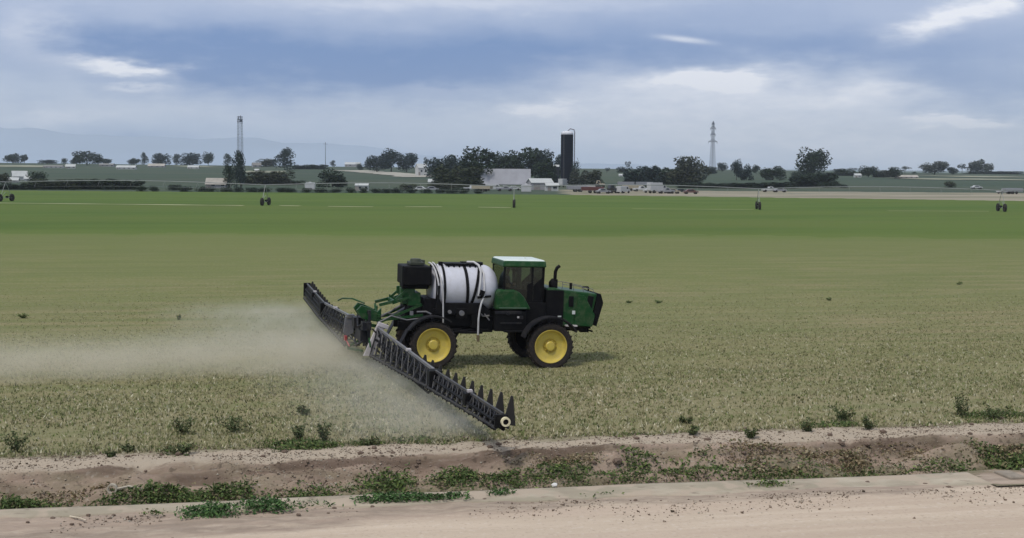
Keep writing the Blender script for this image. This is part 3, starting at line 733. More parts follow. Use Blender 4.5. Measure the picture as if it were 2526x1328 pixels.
# tank
TK = empty('spray_tank', (1.42, 0, 2.86)); TK.parent = SR
B = MB(); prof = []
for i in range(11):
    a = math.pi / 2 * i / 10; prof.append((.94 * math.sin(a) ** .72, -1.42 + .42 * (1 - math.cos(a))))
for i in range(11):
    a = math.pi / 2 * i / 10; prof.append((.94 * math.cos(a) ** .72 if i < 10 else 0, .74 + .68 * math.sin(a)))
B.lathe([(max(r, 0), h) for r, h in prof], axis='X', n=56)
tank = B.build('tank_shell', white_poly, TK, smooth=45); tank.scale = (1, 1.08, 1); TK.scale = (.96, 1, 1)
def ring_pts(x0, x1, r, a0, a1, n=26):
    return [Vector((x0 + (x1 - x0) * i / n, -1.08 * r * math.sin(R(a0 + (a1 - a0) * i / n)), r * math.cos(R(a0 + (a1 - a0) * i / n)))) for i in range(n + 1)]
def strap(x0, x1, r, w, a0=-150, a1=150):
    S = MB(); P = ring_pts(x0, x1, r, a0, a1, 44); vs = []; n = len(P)
    for p in P:
        q = Vector((0, p.y, p.z)).normalized() * .03
        vs += [p + Vector((-w / 2, 0, 0)), p + Vector((w / 2, 0, 0)), p + Vector((w / 2, 0, 0)) + q, p + Vector((-w / 2, 0, 0)) + q]
    fs = [(4 * i + k, 4 * i + (k + 1) % 4, 4 * i + 4 + (k + 1) % 4, 4 * i + 4 + k) for i in range(n - 1) for k in range(4)]
    S.add(vs, fs); S.build('strap', black, TK)
strap(-1.22, -1.18, .93, .07); strap(-1.02, -.92, .945, .09); strap(-.17, .03, .945, .12); strap(.66, .18, .95, .11, 0, 125); strap(-1.30, -1.26, .90, .06)
B = MB(); B.box((-.15, 0, .955), (1.35, .85, .07)); B.box((-1.0, -.25, .98), (.16, .2, .12)); B.box((.42, -.1, 1.0), (.10, .4, .12)); B.box((.2, .3, .98), (.5, .3, .08))
B.lathe([(0, .10), (.26, .10), (.28, -.04)], c=(.55, 0, .93), axis='Z', n=22)
for k in range(7): B.box((-.7 + k * .22, -.44, .88), (.05, .05, .12))
B.build('walkway', black, TK, bevel=.01)
B = MB(); B.prism([(-1.30, -.95), (-1.25, -.15), (-1.0, -.62), (-.9, -.50), (.62, -.50), (.75, -.62), (.95, -.8), (.95, -.98)], -1.0, 1.0); B.build('tank_cradle', black, TK, bevel=.03)
# hoses
B = MB(); B.tube([p * 1.0 for p in ring_pts(-1.30, -1.02, 1.0, 5, 96, 18)] + [Vector((-1.02, -1.12, -.6)), Vector((-1.0, -1.12, -1.25))], .030, 8)
B.tube(ring_pts(-1.42, -1.20, .97, -5, 80, 14), .035, 8); B.build('hose', hosem, TK, smooth=40)
B = MB(); B.tube([(.1, -.2, 1.04), (.36, -.32, 1.05), (.52, -.55, .94), (.56, -.8, .72), (.50, -1.05, .35), (.44, -1.1, -.05), (.42, -1.1, -.2)], .045, 8)
B.tube([(.62, -.5, .86), (.68, -.82, .62), (.68, -1.02, .2), (.64, -1.08, -.25)], .04, 8); B.build('hose', hosem, TK, smooth=40)
B = MB(); B.tube([(.64, -1.08, -.28), (.54, -1.12, -.50), (.48, -1.14, -.75), (.44, -1.14, -1.1), (.44, -1.14, -1.75)], .038, 8); B.build('hose', hosem, TK, smooth=40)
B = MB(); B.tube([(.44, -1.14, -1.72), (.455, -1.14, -1.98)], .06, 8); B.build('hose_end', hose_end, TK)
B = MB(); B.box((.56, -1.10, -.10), (.20, .12, .22), (0, .3, 0)); B.tube([(.4, -1.05, -.28), (.95, -1.05, -.22)], .045, 8); B.build('valve', black, TK)
# plumbing mass under the tank
B = MB(); B.box((1.0, 0, 1.72), (1.9, 1.7, .55)); B.box((.35, -.75, 1.95), (.5, .4, .35)); B.box((1.2, -.92, 1.95), (.42, .25, .4)); B.box((1.75, -.88, 1.65), (.3, .3, .5)); B.box((.0, 0, 2.15), (.5, 1.6, .7)); B.box((-.5, 0, 1.9), (.9, 1.2, .6))
B.tube([(.2, -.95, 1.3), (.9, -1.0, 1.22), (1.6, -.95, 1.32), (2.3, -.9, 1.3)], .05, 8); B.tube([(-.3, -.9, 2.0), (.3, -1.0, 1.5), (.8, -1.0, 1.2), (1.05, -.9, 1.05)], .05, 8)
B.prism([(.75, 1.35), (1.25, 1.35), (1.0, .95)], -.95, -.8); B.box((1.6, -.9, 1.22), (.9, .3, .1))
B.build('plumbing', black, SR, bevel=.02)
B = MB(); B.lathe([(0, -.1), (.10, -.1), (.10, .1), (0, .1)], c=(1.18, -1.07, 1.98), n=14); B.lathe([(0, -.1), (.07, -.1), (.07, .1), (0, .1)], c=(.72, -1.0, 2.02), n=14); B.tube([(1.9, -.95, 2.05), (2.05, -1.0, 1.85), (2.3, -1.0, 1.88)], .03, 6)
B.tube([(-.55, -.95, 2.0), (-.2, -1.0, 2.02), (0.0, -1.0, 1.92)], .035, 6); B.box((-.75, -.95, 1.95), (.12, .1, .16)); B.tube([(2.1, -1.0, 1.95), (2.3, -1.05, 1.7)], .025, 6); build_each(B, 'pump_fitting', steel, SR, smooth=30)
# rear black box with hopper
B = MB(); B.box((-.52, 0, 3.37), (1.10, 1.6, .74)); B.box((-.52, 0, 2.93), (.95, 1.3, .16)); B.box((-1.06, -.6, 3.3), (.10, .3, .9)); B.build('rear_box', black, SR, bevel=.05)
B = MB(); B.box((-.50, -.1, 3.82), (.55, .8, .12)); B.lathe([(0, .16), (.2, .14), (.24, 0)], c=(-.52, -.2, 3.86), axis='Z', n=16); B.box((-.22, .1, 3.86), (.2, .3, .16)); B.build('hopper_lid', mat('lid_plastic', (.03, .035, .02), .6), SR, bevel=.02)
B = MB(); B.box((-.85, -.5, 2.72), (.55, .16, .3)); B.box((-.85, .5, 2.72), (.55, .16, .3)); B.box((-.95, 0, 2.55), (.2, 1.1, .6)); B.box((-.6, 0, 2.45), (.5, 1.2, .5)); B.build('lift_frame', green, SR, bevel=.02)
B = MB()
for y in (-.6, .6):
    B.bar((-.85, y, 2.86), (-1.40, y, 2.36), .07, .09); B.bar((-1.4, y, 2.36), (-1.95, y, 2.22), .10, .11)
    B.bar((-.75, y, 2.55), (-1.45, y, 2.30), .09, .11); B.bar((-.3, y, 2.25), (-1.95, y, 1.55), .08, .10); B.bar((-.2, y, 1.85), (-2.0, y, 1.62), .07, .10)
    B.bar((-1.35, y, 2.36), (-1.38, y, 2.52), .06, .06)
B.box((-1.4, 0, 2.36), (.1, 1.3, .1)); B.build('lift_arm', green, SR)
B = MB()
for y in (-.45, .45): B.tube([(-.35, y, 2.45), (-1.2, y, 1.95)], .045, 8); B.tube([(-1.2, y, 1.95), (-1.95, y, 1.50)], .028, 8)
for y in (-.75, .3): B.tube([(-.2, y, 1.75), (-.9, y, 1.66), (-1.5, y, 1.82), (-2.05, y - .1, 1.55)], .03, 6)
B.build('lift_cylinder', steel, SR)
# hood / engine
hp = [(4.62, 1.42), (4.62, 2.98), (5.0, 2.97), (5.2, 2.92), (6.70, 2.76), (6.62, 2.35), (6.5, 1.75), (6.35, 1.45)]
B = MB(); B.prism(hp, -.92, .92); B.build('hood', green, SR, bevel=.06)
B = MB(); B.prism([(6.50, 1.60), (6.64, 2.35), (6.70, 2.79), (6.86, 2.75), (6.97, 2.40), (6.72, 1.45)], -.90, .90)
B.box((4.95, 0, 2.2), (.72, 1.90, 1.38)); B.box((5.62, -.93, 2.45), (.20, .05, .42)); B.box((6.40, -.93, 2.42), (.24, .03, .5), (0, .16, 0)); B.build('grille', black, SR, bevel=.02)
B = MB(); B.prism([(5.75, 1.5), (5.9, 2.72), (6.16, 2.69), (6.62, 1.9), (6.52, 1.45)], -.97, -.90); B.build('hood_panel', green, SR, bevel=.015)
B = MB(); B.box((5.72, -.99, 2.02), (.12, .04, .14)); B.box((6.83, -.55, 2.66), (.16, .3, .06), (0, .5, 0)); B.box((6.83, .55, 2.66), (.16, .3, .06), (0, .5, 0)); B.box((5.15, -.97, 1.86), (.14, .03, .05)); build_each(B, 'headlight', mat('lamp_glass', (.55, .58, .55), .25), SR)
B = MB(); B.box((6.1, 0, 1.38), (.9, 1.3, .10)); B.box((6.35, -.4, 1.25), (.35, .2, .16)); B.tube([(6.3, -.3, 1.32), (6.75, -.3, 1.18)], .04, 6); B.box((5.7, -.6, 1.42), (.7, .5, .08)); B.build('front_bracket', black, SR, bevel=.01)
B = MB(); B.tube([(5.06, -.45, 2.9), (5.06, -.45, 3.28)], .115, 14); B.tube([(5.06, -.45, 3.28), (5.07, -.45, 3.58), (5.13, -.45, 3.74), (5.24, -.45, 3.82)], .068, 12); B.lathe([(.16, -.1), (.17, .22), (.06, .36)], c=(4.98, -.45, 2.95), axis='Z', n=14); B.build('exhaust_stack', black, SR, smooth=40)
for y in (-.78, .78): B = MB(); B.tube([(5.25, y, 2.88), (5.3, y, 3.10), (5.75, y, 3.08), (6.55, y, 2.93), (6.62, y, 2.70)], .014, 6); B.tube([(5.75, y, 2.8), (5.75, y, 3.08)], .013, 6); B.tube([(6.15, y, 2.75), (6.15, y, 3.0)], .013, 6); B.build('handrail', steel, SR)
B = MB(); B.box((5.62, -.8, 3.05), (.10, .06, .26)); B.box((6.35, -.4, 2.98), (.24, .1, .07)); B.box((6.48, -.4, 2.90), (.05, .08, .18)); build_each(B, 'rail_lamp', black, SR, bevel=.01)
# cab
CB = empty('cab', (3.66, 0, .06)); CB.parent = SR; CB.scale = (.77, 1, 1)
B = MB(); B.box((0.0, 0, 3.85), (2.28, 2.14, .24), taper=(.97, .95)); B.box((-.95, 0, 3.80), (.35, 2.0, .10)); B.build('roof', green, CB, bevel=.05)
B = MB(); B.box((0, 0, 3.985), (2.16, 1.98, .05), taper=(.93, .9)); B.lathe([(0, .07), (.05, .07), (.06, 0)], c=(.28, -.2, 4.0), axis='Z', n=10); B.build('roof_sky_sheen', roofpale, CB, bevel=.02)  # pale sheet laid on the green roof to stand for its sky sheen
B = MB()
for s in (-1, 1):
    B.bar((-1.02, s * .93, 2.35), (-1.02, s * .95, 3.8), .10); B.bar((1.0, s * .90, 2.4), (1.02, s * .95, 3.8), .11)
    B.bar((.42, s * .95, 2.2), (.45, s * .96, 3.8), .07, .09); B.box((0, s * .95, 3.76), (2.1, .06, .09)); B.box((0, s * .95, 2.36), (2.05, .06, .12))
    B.prism([(.18, 2.36), (.18, 3.05), (.40, 3.12), (.40, 2.36)], s * .93, s * .97); B.prism([(.5, 2.36), (.5, 3.0), (.98, 3.35), (.98, 2.36)], s * .92, s * .96)
    B.prism([(-1.0, 2.36), (-1.0, 2.95), (.2, 2.82), (.2, 2.36)], s * .92, s * .95)
    B.prism([(-.2, 2.8), (-.2, 3.45), (-.42, 3.75), (-.05, 3.75), (.02, 2.8)], s * .30, s * .36)
B.box((1.03, 0, 2.45), (.08, 1.8, .3)); B.box((-1.05, 0, 2.6), (.08, 1.8, .5)); B.box((1.04, 0, 3.76), (.08, 1.8, .1)); B.box((-1.04, 0, 3.76), (.08, 1.8, .1)); B.box((0, 0, 2.32), (2.0, 1.8, .08))
B.box((.62, -.75, 3.62), (.10, .12, .10)); B.build('cab_frame', black, CB, bevel=.01)
for s in (-1, 1):
    B = MB(); B.box((-.28, s * .945, 3.1), (1.36, .012, 1.3)); B.build('window', glass, CB); B = MB(); B.box((.72, s * .945, 3.1), (.5, .012, 1.3)); B.build('window', glass, CB)
B = MB(); B.box((1.03, 0, 3.15), (.012, 1.8, 1.1)); B.build('windscreen', glass, CB); B = MB(); B.box((-1.04, 0, 3.25), (.012, 1.8, .85)); B.build('rear_window', glass, CB)
B = MB(); B.box((-.55, 0, 2.72), (.5, .52, .16)); B.box((-.82, 0, 3.1), (.14, .50, .75), (0, -.12, 0)); B.box((-.85, 0, 3.52), (.1, .3, .2)); B.box((-.55, 0, 2.5), (.3, .3, .4)); B.build('seat', seatm, CB, bevel=.04)
B = MB(); B.tube([(.50, 0, 2.36), (.32, 0, 2.95)], .04, 8)
for i in range(1):
    pts = [Vector((.30 + .10 * math.cos(a), .2 * math.sin(a), 2.98 + .15 * math.cos(a))) for a in np.linspace(0, 2 * math.pi, 21)]; B.tube(pts, .014, 6)
B.build('steering_wheel', black, CB)
B = MB(); B.box((.6, -.3, 2.7), (.3, .5, .7)); B.box((-.2, .42, 2.75), (.5, .14, .25)); B.build('console', black, CB, bevel=.02)
# near doorway ladder + mirror on far side
B = MB()
for y in (-.97,): B.bar((.95, y, 2.4), (.98, y - .25, 2.9), .025)
B.tube([(1.02, .95, 3.7), (1.25, 1.25, 3.72), (1.25, 1.25, 3.5)], .02, 6); B.box((1.25, 1.25, 3.35), (.05, .2, .36)); B.build('mirror', black, CB)
# ---- boom
BC = empty('boom_frame', (-2.4, 0, 0)); BC.parent = SR; BO = Vector((-2.4, 0, 0))
B = MB()
FRM = MB()
for z in (.75, 1.35, 2.05): FRM.bar((-2.35, -.85, z), (-2.35, 1.6, z), .10, .12)
for y in (-.85, -.4, .5, 1.6): FRM.bar((-2.35, y, .6), (-2.35, y, 2.15), .09, .10)
B.bar((-2.35, -1.3, .8), (-2.35, .5, 2.0), .06); B.bar((-2.35, 1.6, .8), (-2.35, -.5, 2.0), .06)
B.prism([(-2.2, 1.7), (-2.6, 1.8), (-2.8, 2.1), (-2.62, 2.3), (-2.35, 2.22), (-2.0, 2.05), (-1.85, 2.2), (-1.85, 1.65)], -.5, -.35)
B.prism([(-2.2, 1.7), (-2.6, 1.8), (-2.8, 2.1), (-2.62, 2.3), (-2.35, 2.22), (-2.0, 2.05), (-1.85, 2.2), (-1.85, 1.65)], .5, .65)
B.tube([(-2.4, .3, 2.3), (-2.8, .9, 2.42), (-3.1, 1.7, 2.35), (-3.2, 2.3, 2.2)], .035, 6); B.bar((-1.95, -.6, 1.5), (-1.95, .6, 2.25), .08); B.box((-1.95, 0, 1.9), (.12, 1.3, .12)); B.bar((-2.4, -.9, 1.6), (-1.95, -.6, 1.5), .12)
B.bar((-2.5, .3, .9), (-2.9, 1.2, .45), .07); B.bar((-2.6, -.9, .6), (-2.9, 1.1, .42), .07, .09)
B.build('centre_frame', green, BC, loc=(2.4, 0, 0), bevel=.01); B = FRM; B.build('frame_post', dark, BC, loc=(2.4, 0, 0))
B = MB(); B.box((-2.5, 0.2, 1.1), (.3, 1.6, .45)); B.box((-2.55, 1.0, 1.5), (.4, .7, .4)); B.box((-2.45, -.7, 1.55), (.35, .5, .3)); B.tube([(-2.6, -1.1, 1.0), (-2.75, -.3, .72), (-2.7, .6, .75), (-2.6, 1.2, 1.0)], .04, 6); B.tube([(-2.5, -1.1, 1.7), (-2.7, -.2, 1.45), (-2.6, .8, 1.8)], .04, 6); B.tube([(-2.3, -1.4, 1.5), (-2.0, -.8, 1.2), (-1.6, -.6, 1.6)], .035, 6)
B.build('manifold', dark, BC, loc=(2.4, 0, 0), bevel=.01)
B = MB(); B.prism([(-2.06, 1.66), (-1.76, 1.60), (-2.22, .40), (-2.58, .42)], -1.06, -.94); B.box((-1.84, -.98, 1.58), (.42, .22, .16), (0, .35, 0)); B.build('hinge_bracket', pale, BC, loc=(2.4, 0, 0), bevel=.02)
B = MB(); B.prism([(-2.95, 1.62), (-2.62, 1.62), (-2.62, .95), (-2.9, .80), (-3.02, .95)], 1.75, 1.92); B.box((-2.74, 1.82, 1.62), (.3, .2, .16)); B.build('hinge_bracket', steel, BC, loc=(2.4, 0, 0), bevel=.02)
B = MB(); B.box((-2.98, 1.35, .80), (.10, .34, .18)); B.tube([(-3.0, 1.3, .8), (-2.85, 1.0, .5)], .03, 6); B.build('tail_light', red, BC, loc=(2.4, 0, 0), bevel=.01)

def lerp(a, b, k): return a + (b - a) * k
def truss(stations, sgn):
    """stations: (x, y, ztop, zbot, halfdepth)"""
    arm = empty('boom_arm', (0, 0, 0)); arm.parent = SR
    S = np.array(stations, float); ys = np.abs(S[:, 1])
    def at(y): return [float(np.interp(y, ys, S[:, k])) for k in (0, 2, 3, 4)]
    y0, y1 = ys[0], ys[-1]; ym = ys[1]
    top = MB(); fr = MB(); L = MB()
    g = lambda y, c: {'T': Vector((at(y)[0], sgn * y, at(y)[1])), 'A': Vector((at(y)[0] - at(y)[3], sgn * y, at(y)[2])), 'B': Vector((at(y)[0] + at(y)[3], sgn * y, at(y)[2]))}[c]
    top.bar(g(y0, 'T'), g(ym - .15, 'T'), .085, .08); top.build('top_chord', steel, arm)
    fr.bar(g(ym + .1, 'T'), g(y1, 'T'), .07, .065); 
    for a, b in ((y0, ym - .1), (ym + .1, y1)):
        w = .06 if a == y0 else .05
        for c in 'AB': fr.bar(g(a, c), g(b, c), w, w)
        n = int((b - a) / (.78 if a == y0 else .56)); 
        for i in range(n):
            p, q = lerp(a, b, i / n), lerp(a, b, (i + 1) / n); ww = .04 if a == y0 else .032
            for c in 'AB':
                fr.bar(g(p, 'T'), g(q, c), ww * .8); 
            fr.bar(g(p, 'A'), g(p, 'B'), ww); fr.bar(g(p, 'A'), g(q, 'B'), ww * .7)
            fr.bar(g(p, 'T'), g(p, 'A'), ww * 1.2); fr.bar(g(p, 'T'), g(p, 'B'), ww * 1.2)
    fr.build('lattice', mat('grey_upright', (.024, .024, .030), .5, dirt=DUST, dirt_amt=.22), arm)
    # hydraulic tubes and spray line along the arm
    P = MB(); 
    for off, zz, r in ((.02, -.28, .06), (-.10, -.42, .05), (.10, -.5, .06), (.0, -.62, .07), (-.14, -.75, .04), (.15, -.8, .05)):
        P.tube([g(y, 'T') + Vector((off, 0, zz * (1 if y < ym else .6))) for y in np.linspace(y0 + .2, y1 - .4, 26)], r, 6)
    P.tube([g(y, 'A') + Vector((-.02, 0, -.03 + .012 * math.sin(y * 5))) for y in np.linspace(y0, y1, 60)], .022, 6)
    for y in np.arange(y0 + .3, y1, .5): P.box(g(y, 'A') + Vector((-.03, 0, -.05)), (.035, .03, .06))
    P.build('spray_line', black, arm)
    J = MB(); p = g(ym, 'T'); J.box(p + Vector((0, 0, -.25)), (.42, .5, .55)); J.box(g(ym + 4.4, 'T') + Vector((0, 0, -.16)), (.34, .4, .36)); build_each(J, 'fold_joint', black, arm, bevel=.03)
    K = MB(); K.box(g(ym - 3.6, 'T') + Vector((0, 0, .04)), (.16, .2, .08)); K.box(g(ym + 4.4, 'T') + Vector((0, 0, .05)), (.14, .16, .08)); build_each(K, 'pivot_cap', pale, arm)
    # tapering spray guards standing on the outer section
    for i, y in enumerate(np.arange(y1 - .15, ym - 2.9, -1.0)):
        h = (.56, .50, .42, .37, .34, .31, .28, .25, .22, .2, .2, .2)[min(i, 11)] * (1 if sgn < 0 else .45); w = .17 if i < 2 else .13; q = g(min(y, y1), 'T'); xo = .22
        G = MB(); G.add([q + Vector(v) for v in ((xo - w, -.05, -.30), (xo + w, -.05, -.34), (xo + w, .05, -.34), (xo - w, .05, -.30), (xo + .03, -.03, h - .1), (xo + .09, -.03, h - .12), (xo + .09, .03, h - .12), (xo + .03, .03, h - .1))],
                  [(0, 1, 2, 3), (4, 5, 6, 7), (0, 1, 5, 4), (1, 2, 6, 5), (2, 3, 7, 6), (3, 0, 4, 7)])
        G.build('spray_guard', mat('guard_plastic', (.014, .012, .010), .7), arm, bevel=.01)
    return arm, g(y1, 'T'), g(y1, 'A')
armN, tipT, tipA = truss([(-2.05, -1.08, 1.50, .46, .28), (-1.45, -9.68, 1.20, .68, .24), (-1.12, -17.50, 1.27, .90, .16)], -1)
B = MB(); c = tipT.lerp(tipA, .55) + Vector((.14, -.12, .02)); B.lathe([(.075, -.05), (.125, -.05), (.125, .05), (.075, .05)], c=c, n=24, closed=True); B.build('end_ring', cream, armN, smooth=40)
B = MB(); B.lathe([(0, -.02), (.08, -.02), (.08, .06), (0, .06)], c=c, n=16); B.box(c + Vector((-.1, .1, 0)), (.34, .12, .34)); B.build('end_plate', black, armN)
armF, tipT, tipA = truss([(-2.62, 2.0, 1.55, .42, .28), (-2.90, 10.5, 1.25, .60, .24), (-2.95, 19.05, 1.38, .66, .16)], 1)
B = MB(); B.box(tipT + Vector((0, 0, -.3)), (.36, .14, .7)); B.build('end_plate', black, armF)

for ch in SR.children:
    if not ch.name.startswith(('wheel', 'boom', 'fender')): ch.location.z += BU
    if ch.name.startswith('fender'): ch.location.z -= .04
# ---------------------------------------------------------------- driver
def driver():
    root = empty('person', (0, 0, 0), 0, 'seated driver in a dark blue shirt inside the sprayer cab', 'person')
    M4 = SR.matrix_basis.copy() if False else Matrix.Translation(SR.location) @ SR.rotation_euler.to_matrix().to_4x4()
    root.location = M4 @ Vector((3.22, 0, 2.99)); root.rotation_euler = SR.rotation_euler
    def skinned(name, verts, edges, m, sub=1):
        me = bpy.data.meshes.new(name); me.from_pydata([v[:3] for v in verts], edges, []); o = bpy.data.objects.new(name, me); COL.objects.link(o); o.parent = root
        me.materials.append(m); sk = o.modifiers.new('skin', 'SKIN'); o.modifiers.new('sub', 'SUBSURF').levels = sub; o.modifiers['sub'].render_levels = sub
        for i, v in enumerate(verts): me.skin_vertices[0].data[i].radius = (v[3], v[4] if len(v) > 4 else v[3])
        me.skin_vertices[0].data[0].use_root = True
    body = [(0, 0, 0, .14, .16), (-.02, 0, .22, .12, .15), (-.02, 0, .42, .12, .17), (0, 0, .53, .055), (.01, 0, .60, .05), (.02, 0, .68, .08, .075), (.02, 0, .78, .085, .075), (.01, 0, .84, .05)]
    ed = [(0, 1), (1, 2), (2, 3), (3, 4), (4, 5), (5, 6), (6, 7)]
    for s in (-1, 1):
        k = len(body); body += [(-.02, s * .19, .44, .055), (.06, s * .24, .20, .042), (.26, s * .19, .14, .034), (.32, s * .17, .17, .03), (.37, s * .15, .19, .018), (.40, s * .14, .16, .011)]
        ed += [(2, k), (k, k + 1), (k + 1, k + 2), (k + 2, k + 3), (k + 3, k + 4), (k + 4, k + 5)]
        for f in range(3): body.append((.395, s * (.17 - .012 * f), .185 - .018 * f, .009)); ed.append((k + 4, len(body) - 1))
        body.append((.36, s * .125, .20, .010)); ed.append((k + 3, len(body) - 1))
        k = len(body); body += [(.12, s * .10, -.01, .085), (.44, s * .13, .02, .065), (.52, s * .13, -.30, .045), (.54, s * .13, -.38, .04), (.64, s * .13, -.40, .035)]
        ed += [(0, k), (k, k + 1), (k + 1, k + 2), (k + 2, k + 3), (k + 3, k + 4)]
    k = len(body); body += [(.105, 0, .715, .016)]; ed.append((5, k))
    for s in (-1, 1): k = len(body); body += [(.02, s * .085, .72, .018)]; ed.append((5, k))
    skinned('body', body, ed, skin)
    sh = [(0, 0, .05, .155, .18), (-.02, 0, .24, .14, .17), (-.02, 0, .42, .14, .19), (0, 0, .50, .08)]; e2 = [(0, 1), (1, 2), (2, 3)]
    for s in (-1, 1): k = len(sh); sh += [(-.02, s * .20, .44, .07), (.05, s * .25, .22, .058), (.18, s * .215, .165, .048)]; e2 += [(2, k), (k, k + 1), (k + 1, k + 2)]
    skinned('shirt', sh, e2, shirt)
    tr = [(0, 0, 0, .155, .175)]; e3 = []
    for s in (-1, 1): k = len(tr); tr += [(.12, s * .10, -.01, .098), (.44, s * .13, .02, .08), (.52, s * .13, -.28, .062)]; e3 += [(0, k), (k, k + 1), (k + 1, k + 2)]
    skinned('trousers', tr, e3, trouser)
    B = MB(); B.lathe([(.0, .13), (.06, .12), (.095, .07), (.10, .0), (.09, -.01)], c=(.01, 0, .77), axis='Z', n=18); B.box((.12, 0, .775), (.12, .14, .015)); B.build('cap', capm, root, smooth=50)
    for s in (-1, 1):
        B = MB(); B.lathe([(0, -.008), (.01, 0), (0, .008)], c=(.098, s * .03, .745), n=8); B.build('eye', black, root)
driver()
# ---------------------------------------------------------------- trees
def tree_mat(name, c1, c2):
    m = bpy.data.materials.new(name); m.use_nodes = True; t = m.node_tree; N = NT(t); b = t.nodes['Principled BSDF']
    b.inputs['Roughness'].default_value = .75; b.inputs['Specular IOR Level'].default_value = .2
    a = N.n('ShaderNodeVertexColor', layer_name='Col'); oi = N.n('ShaderNodeObjectInfo')
    c = N.mix(oi.outputs['Random'], c1, c2)
    mm = N.n('ShaderNodeVectorMath', operation='MULTIPLY'); N.put(mm.inputs[0], c); N.put(mm.inputs[1], a.outputs[0])
    t.links.new(mm.outputs[0], b.inputs['Base Color']); return m
TM = {'dark': tree_mat('dark_foliage', (.014, .026, .014), (.019, .033, .016)), 'olive': tree_mat('olive_foliage', (.032, .042, .020), (.040, .043, .024)),
      'grey': tree_mat('grey_foliage', (.045, .055, .042), (.055, .06, .045)), 'bluish': tree_mat('blue_foliage', (.020, .035, .034), (.028, .042, .038))}
bark = mat('bark', (.06, .05, .04), .9)
CROWNS = {}
def crown_mesh(kind, v, m):
    key = (kind, v, m)
    if key in CROWNS: return CROWNS[key]
    r = np.random.default_rng(hash((len(kind), kind[0], v)) % 9999 if False else sum(map(ord, kind)) * 10 + v)
    spec = {'round': (15, .21, .22), 'wide': (18, .20, .24), 'tall': (10, .22, .16), 'loose': (7, .17, .22), 'bush': (11, .24, .3), 'mass': (26, .13, .25)}[kind]
    nl, lr, zr = spec; P = []; Nn = []
    for i in range(nl):
        a = r.uniform(0, 6.28); q = r.uniform(0, 1) ** .6
        if kind == 'tall': c = np.array([math.cos(a) * .22 * q, math.sin(a) * .22 * q, .18 + .64 * i / (nl - 1)])
        elif kind == 'bush': c = np.array([math.cos(a) * .28 * q, math.sin(a) * .28 * q, r.uniform(.08, .5)])
        elif kind == 'mass': c = np.array([-.40 + .80 * (i % 13) / 12, r.uniform(-.2, .2), (.08 if i < 13 else r.uniform(.12, .34))])
        elif kind == 'wide': c = np.array([math.cos(a) * .34 * q, math.sin(a) * .34 * q, (.62 if i % 2 else .34) + r.uniform(-.14, .14) - .20 * q * q])
        elif kind == 'loose': c = np.array([math.cos(a) * .34 * q, math.sin(a) * .34 * q, r.uniform(.35, .85)])
        else:
            zz = .22 + .60 * (i + .5) / nl; qq = math.sqrt(max(.08, 1 - ((zz - .52) / .42) ** 2)) * (.6 + .4 * q); c = np.array([math.cos(a) * .30 * qq, math.sin(a) * .30 * qq, zz])
        rad = lr * r.uniform(.7, 1.25) * (1.25 if kind == 'tall' and .25 < i / nl < .8 else 1)
        n = 150 if kind != 'loose' else 90
        d = r.normal(0, 1, (n, 3)); d /= np.linalg.norm(d, axis=1)[:, None]
        P.append(c + d * rad * (r.uniform(.25, 1.08, n)[:, None]) ** .5); 
    P = np.concatenate(P); P[:, 2] = np.clip(P[:, 2], 0.02, 2)
    P[:, 2] /= np.percentile(P[:, 2], 97); w = np.percentile(np.abs(P[:, 0]), 96); P[:, :2] *= .5 / w
    col = r.uniform(.6, 1.5, (len(P), 1)) * np.ones((1, 3)); 
    V, Q, C = leafmass(P, r.uniform(.035, .075, len(P)), col, v + 3)
    CROWNS[key] = npmesh('crown', V, Q, TM[m], 4, C); return CROWNS[key]
TRUNK = None
def trunk_mesh():
    global TRUNK
    if TRUNK: return TRUNK
    B = MB(); B.tube([(0, 0, -.03), (.01, 0, .25), (-.01, .01, .5), (0, 0, .8)], .045, 8, .015)
    for a, z in ((0, .3), (2.1, .38), (4.1, .45), (5.4, .55)): B.tube([(0, 0, z), (math.cos(a) * .14, math.sin(a) * .14, z + .18), (math.cos(a) * .24, math.sin(a) * .24, z + .34)], .02, 6, .006)
    o = B.build('trunk', bark); TRUNK = o.data; bpy.data.objects.remove(o); return TRUNK
def tree(kind, m, px, top, base, w, depth, label, group=None, cat=None, name=None, v=None):
    """px: centre column, top/base rows, w width, all in the photo's own scale at that depth"""
    gd = ground(px, base); depth = min(gd.y, 1300.0) if base > 403 else depth
    p = onground(px, depth); sc = depth / F
    yb = proj(p)[1]; h = max((yb - top) * sc * .93, (base - top) * sc * .6, 1.2); W = w * sc
    r = random.Random(int(px * 3 + top)); v = r.randrange(3) if v is None else v
    root = empty(name or ('bush' if kind in ('bush',) else 'tree'), p, r.uniform(0, 6.28) if kind != 'mass' else .1, label, cat or ('bush' if kind == 'bush' else 'tree'), group)
    cz = 0 if kind in ('bush', 'mass') else {'round': .06, 'wide': 0, 'tall': .02, 'loose': .15}[kind]
    cr = link('crown', crown_mesh(kind, v, m), root, loc=(0, 0, h * cz), scale=(W, W * (.6 if kind == 'mass' else 1), h * (1 - cz)))
    if kind != 'bush': link('trunk', trunk_mesh(), root, scale=(W * .8 if kind != 'tall' else h * .5, W * .8 if kind != 'tall' else h * .5, h))
    return root
SK = 'trees along the skyline'
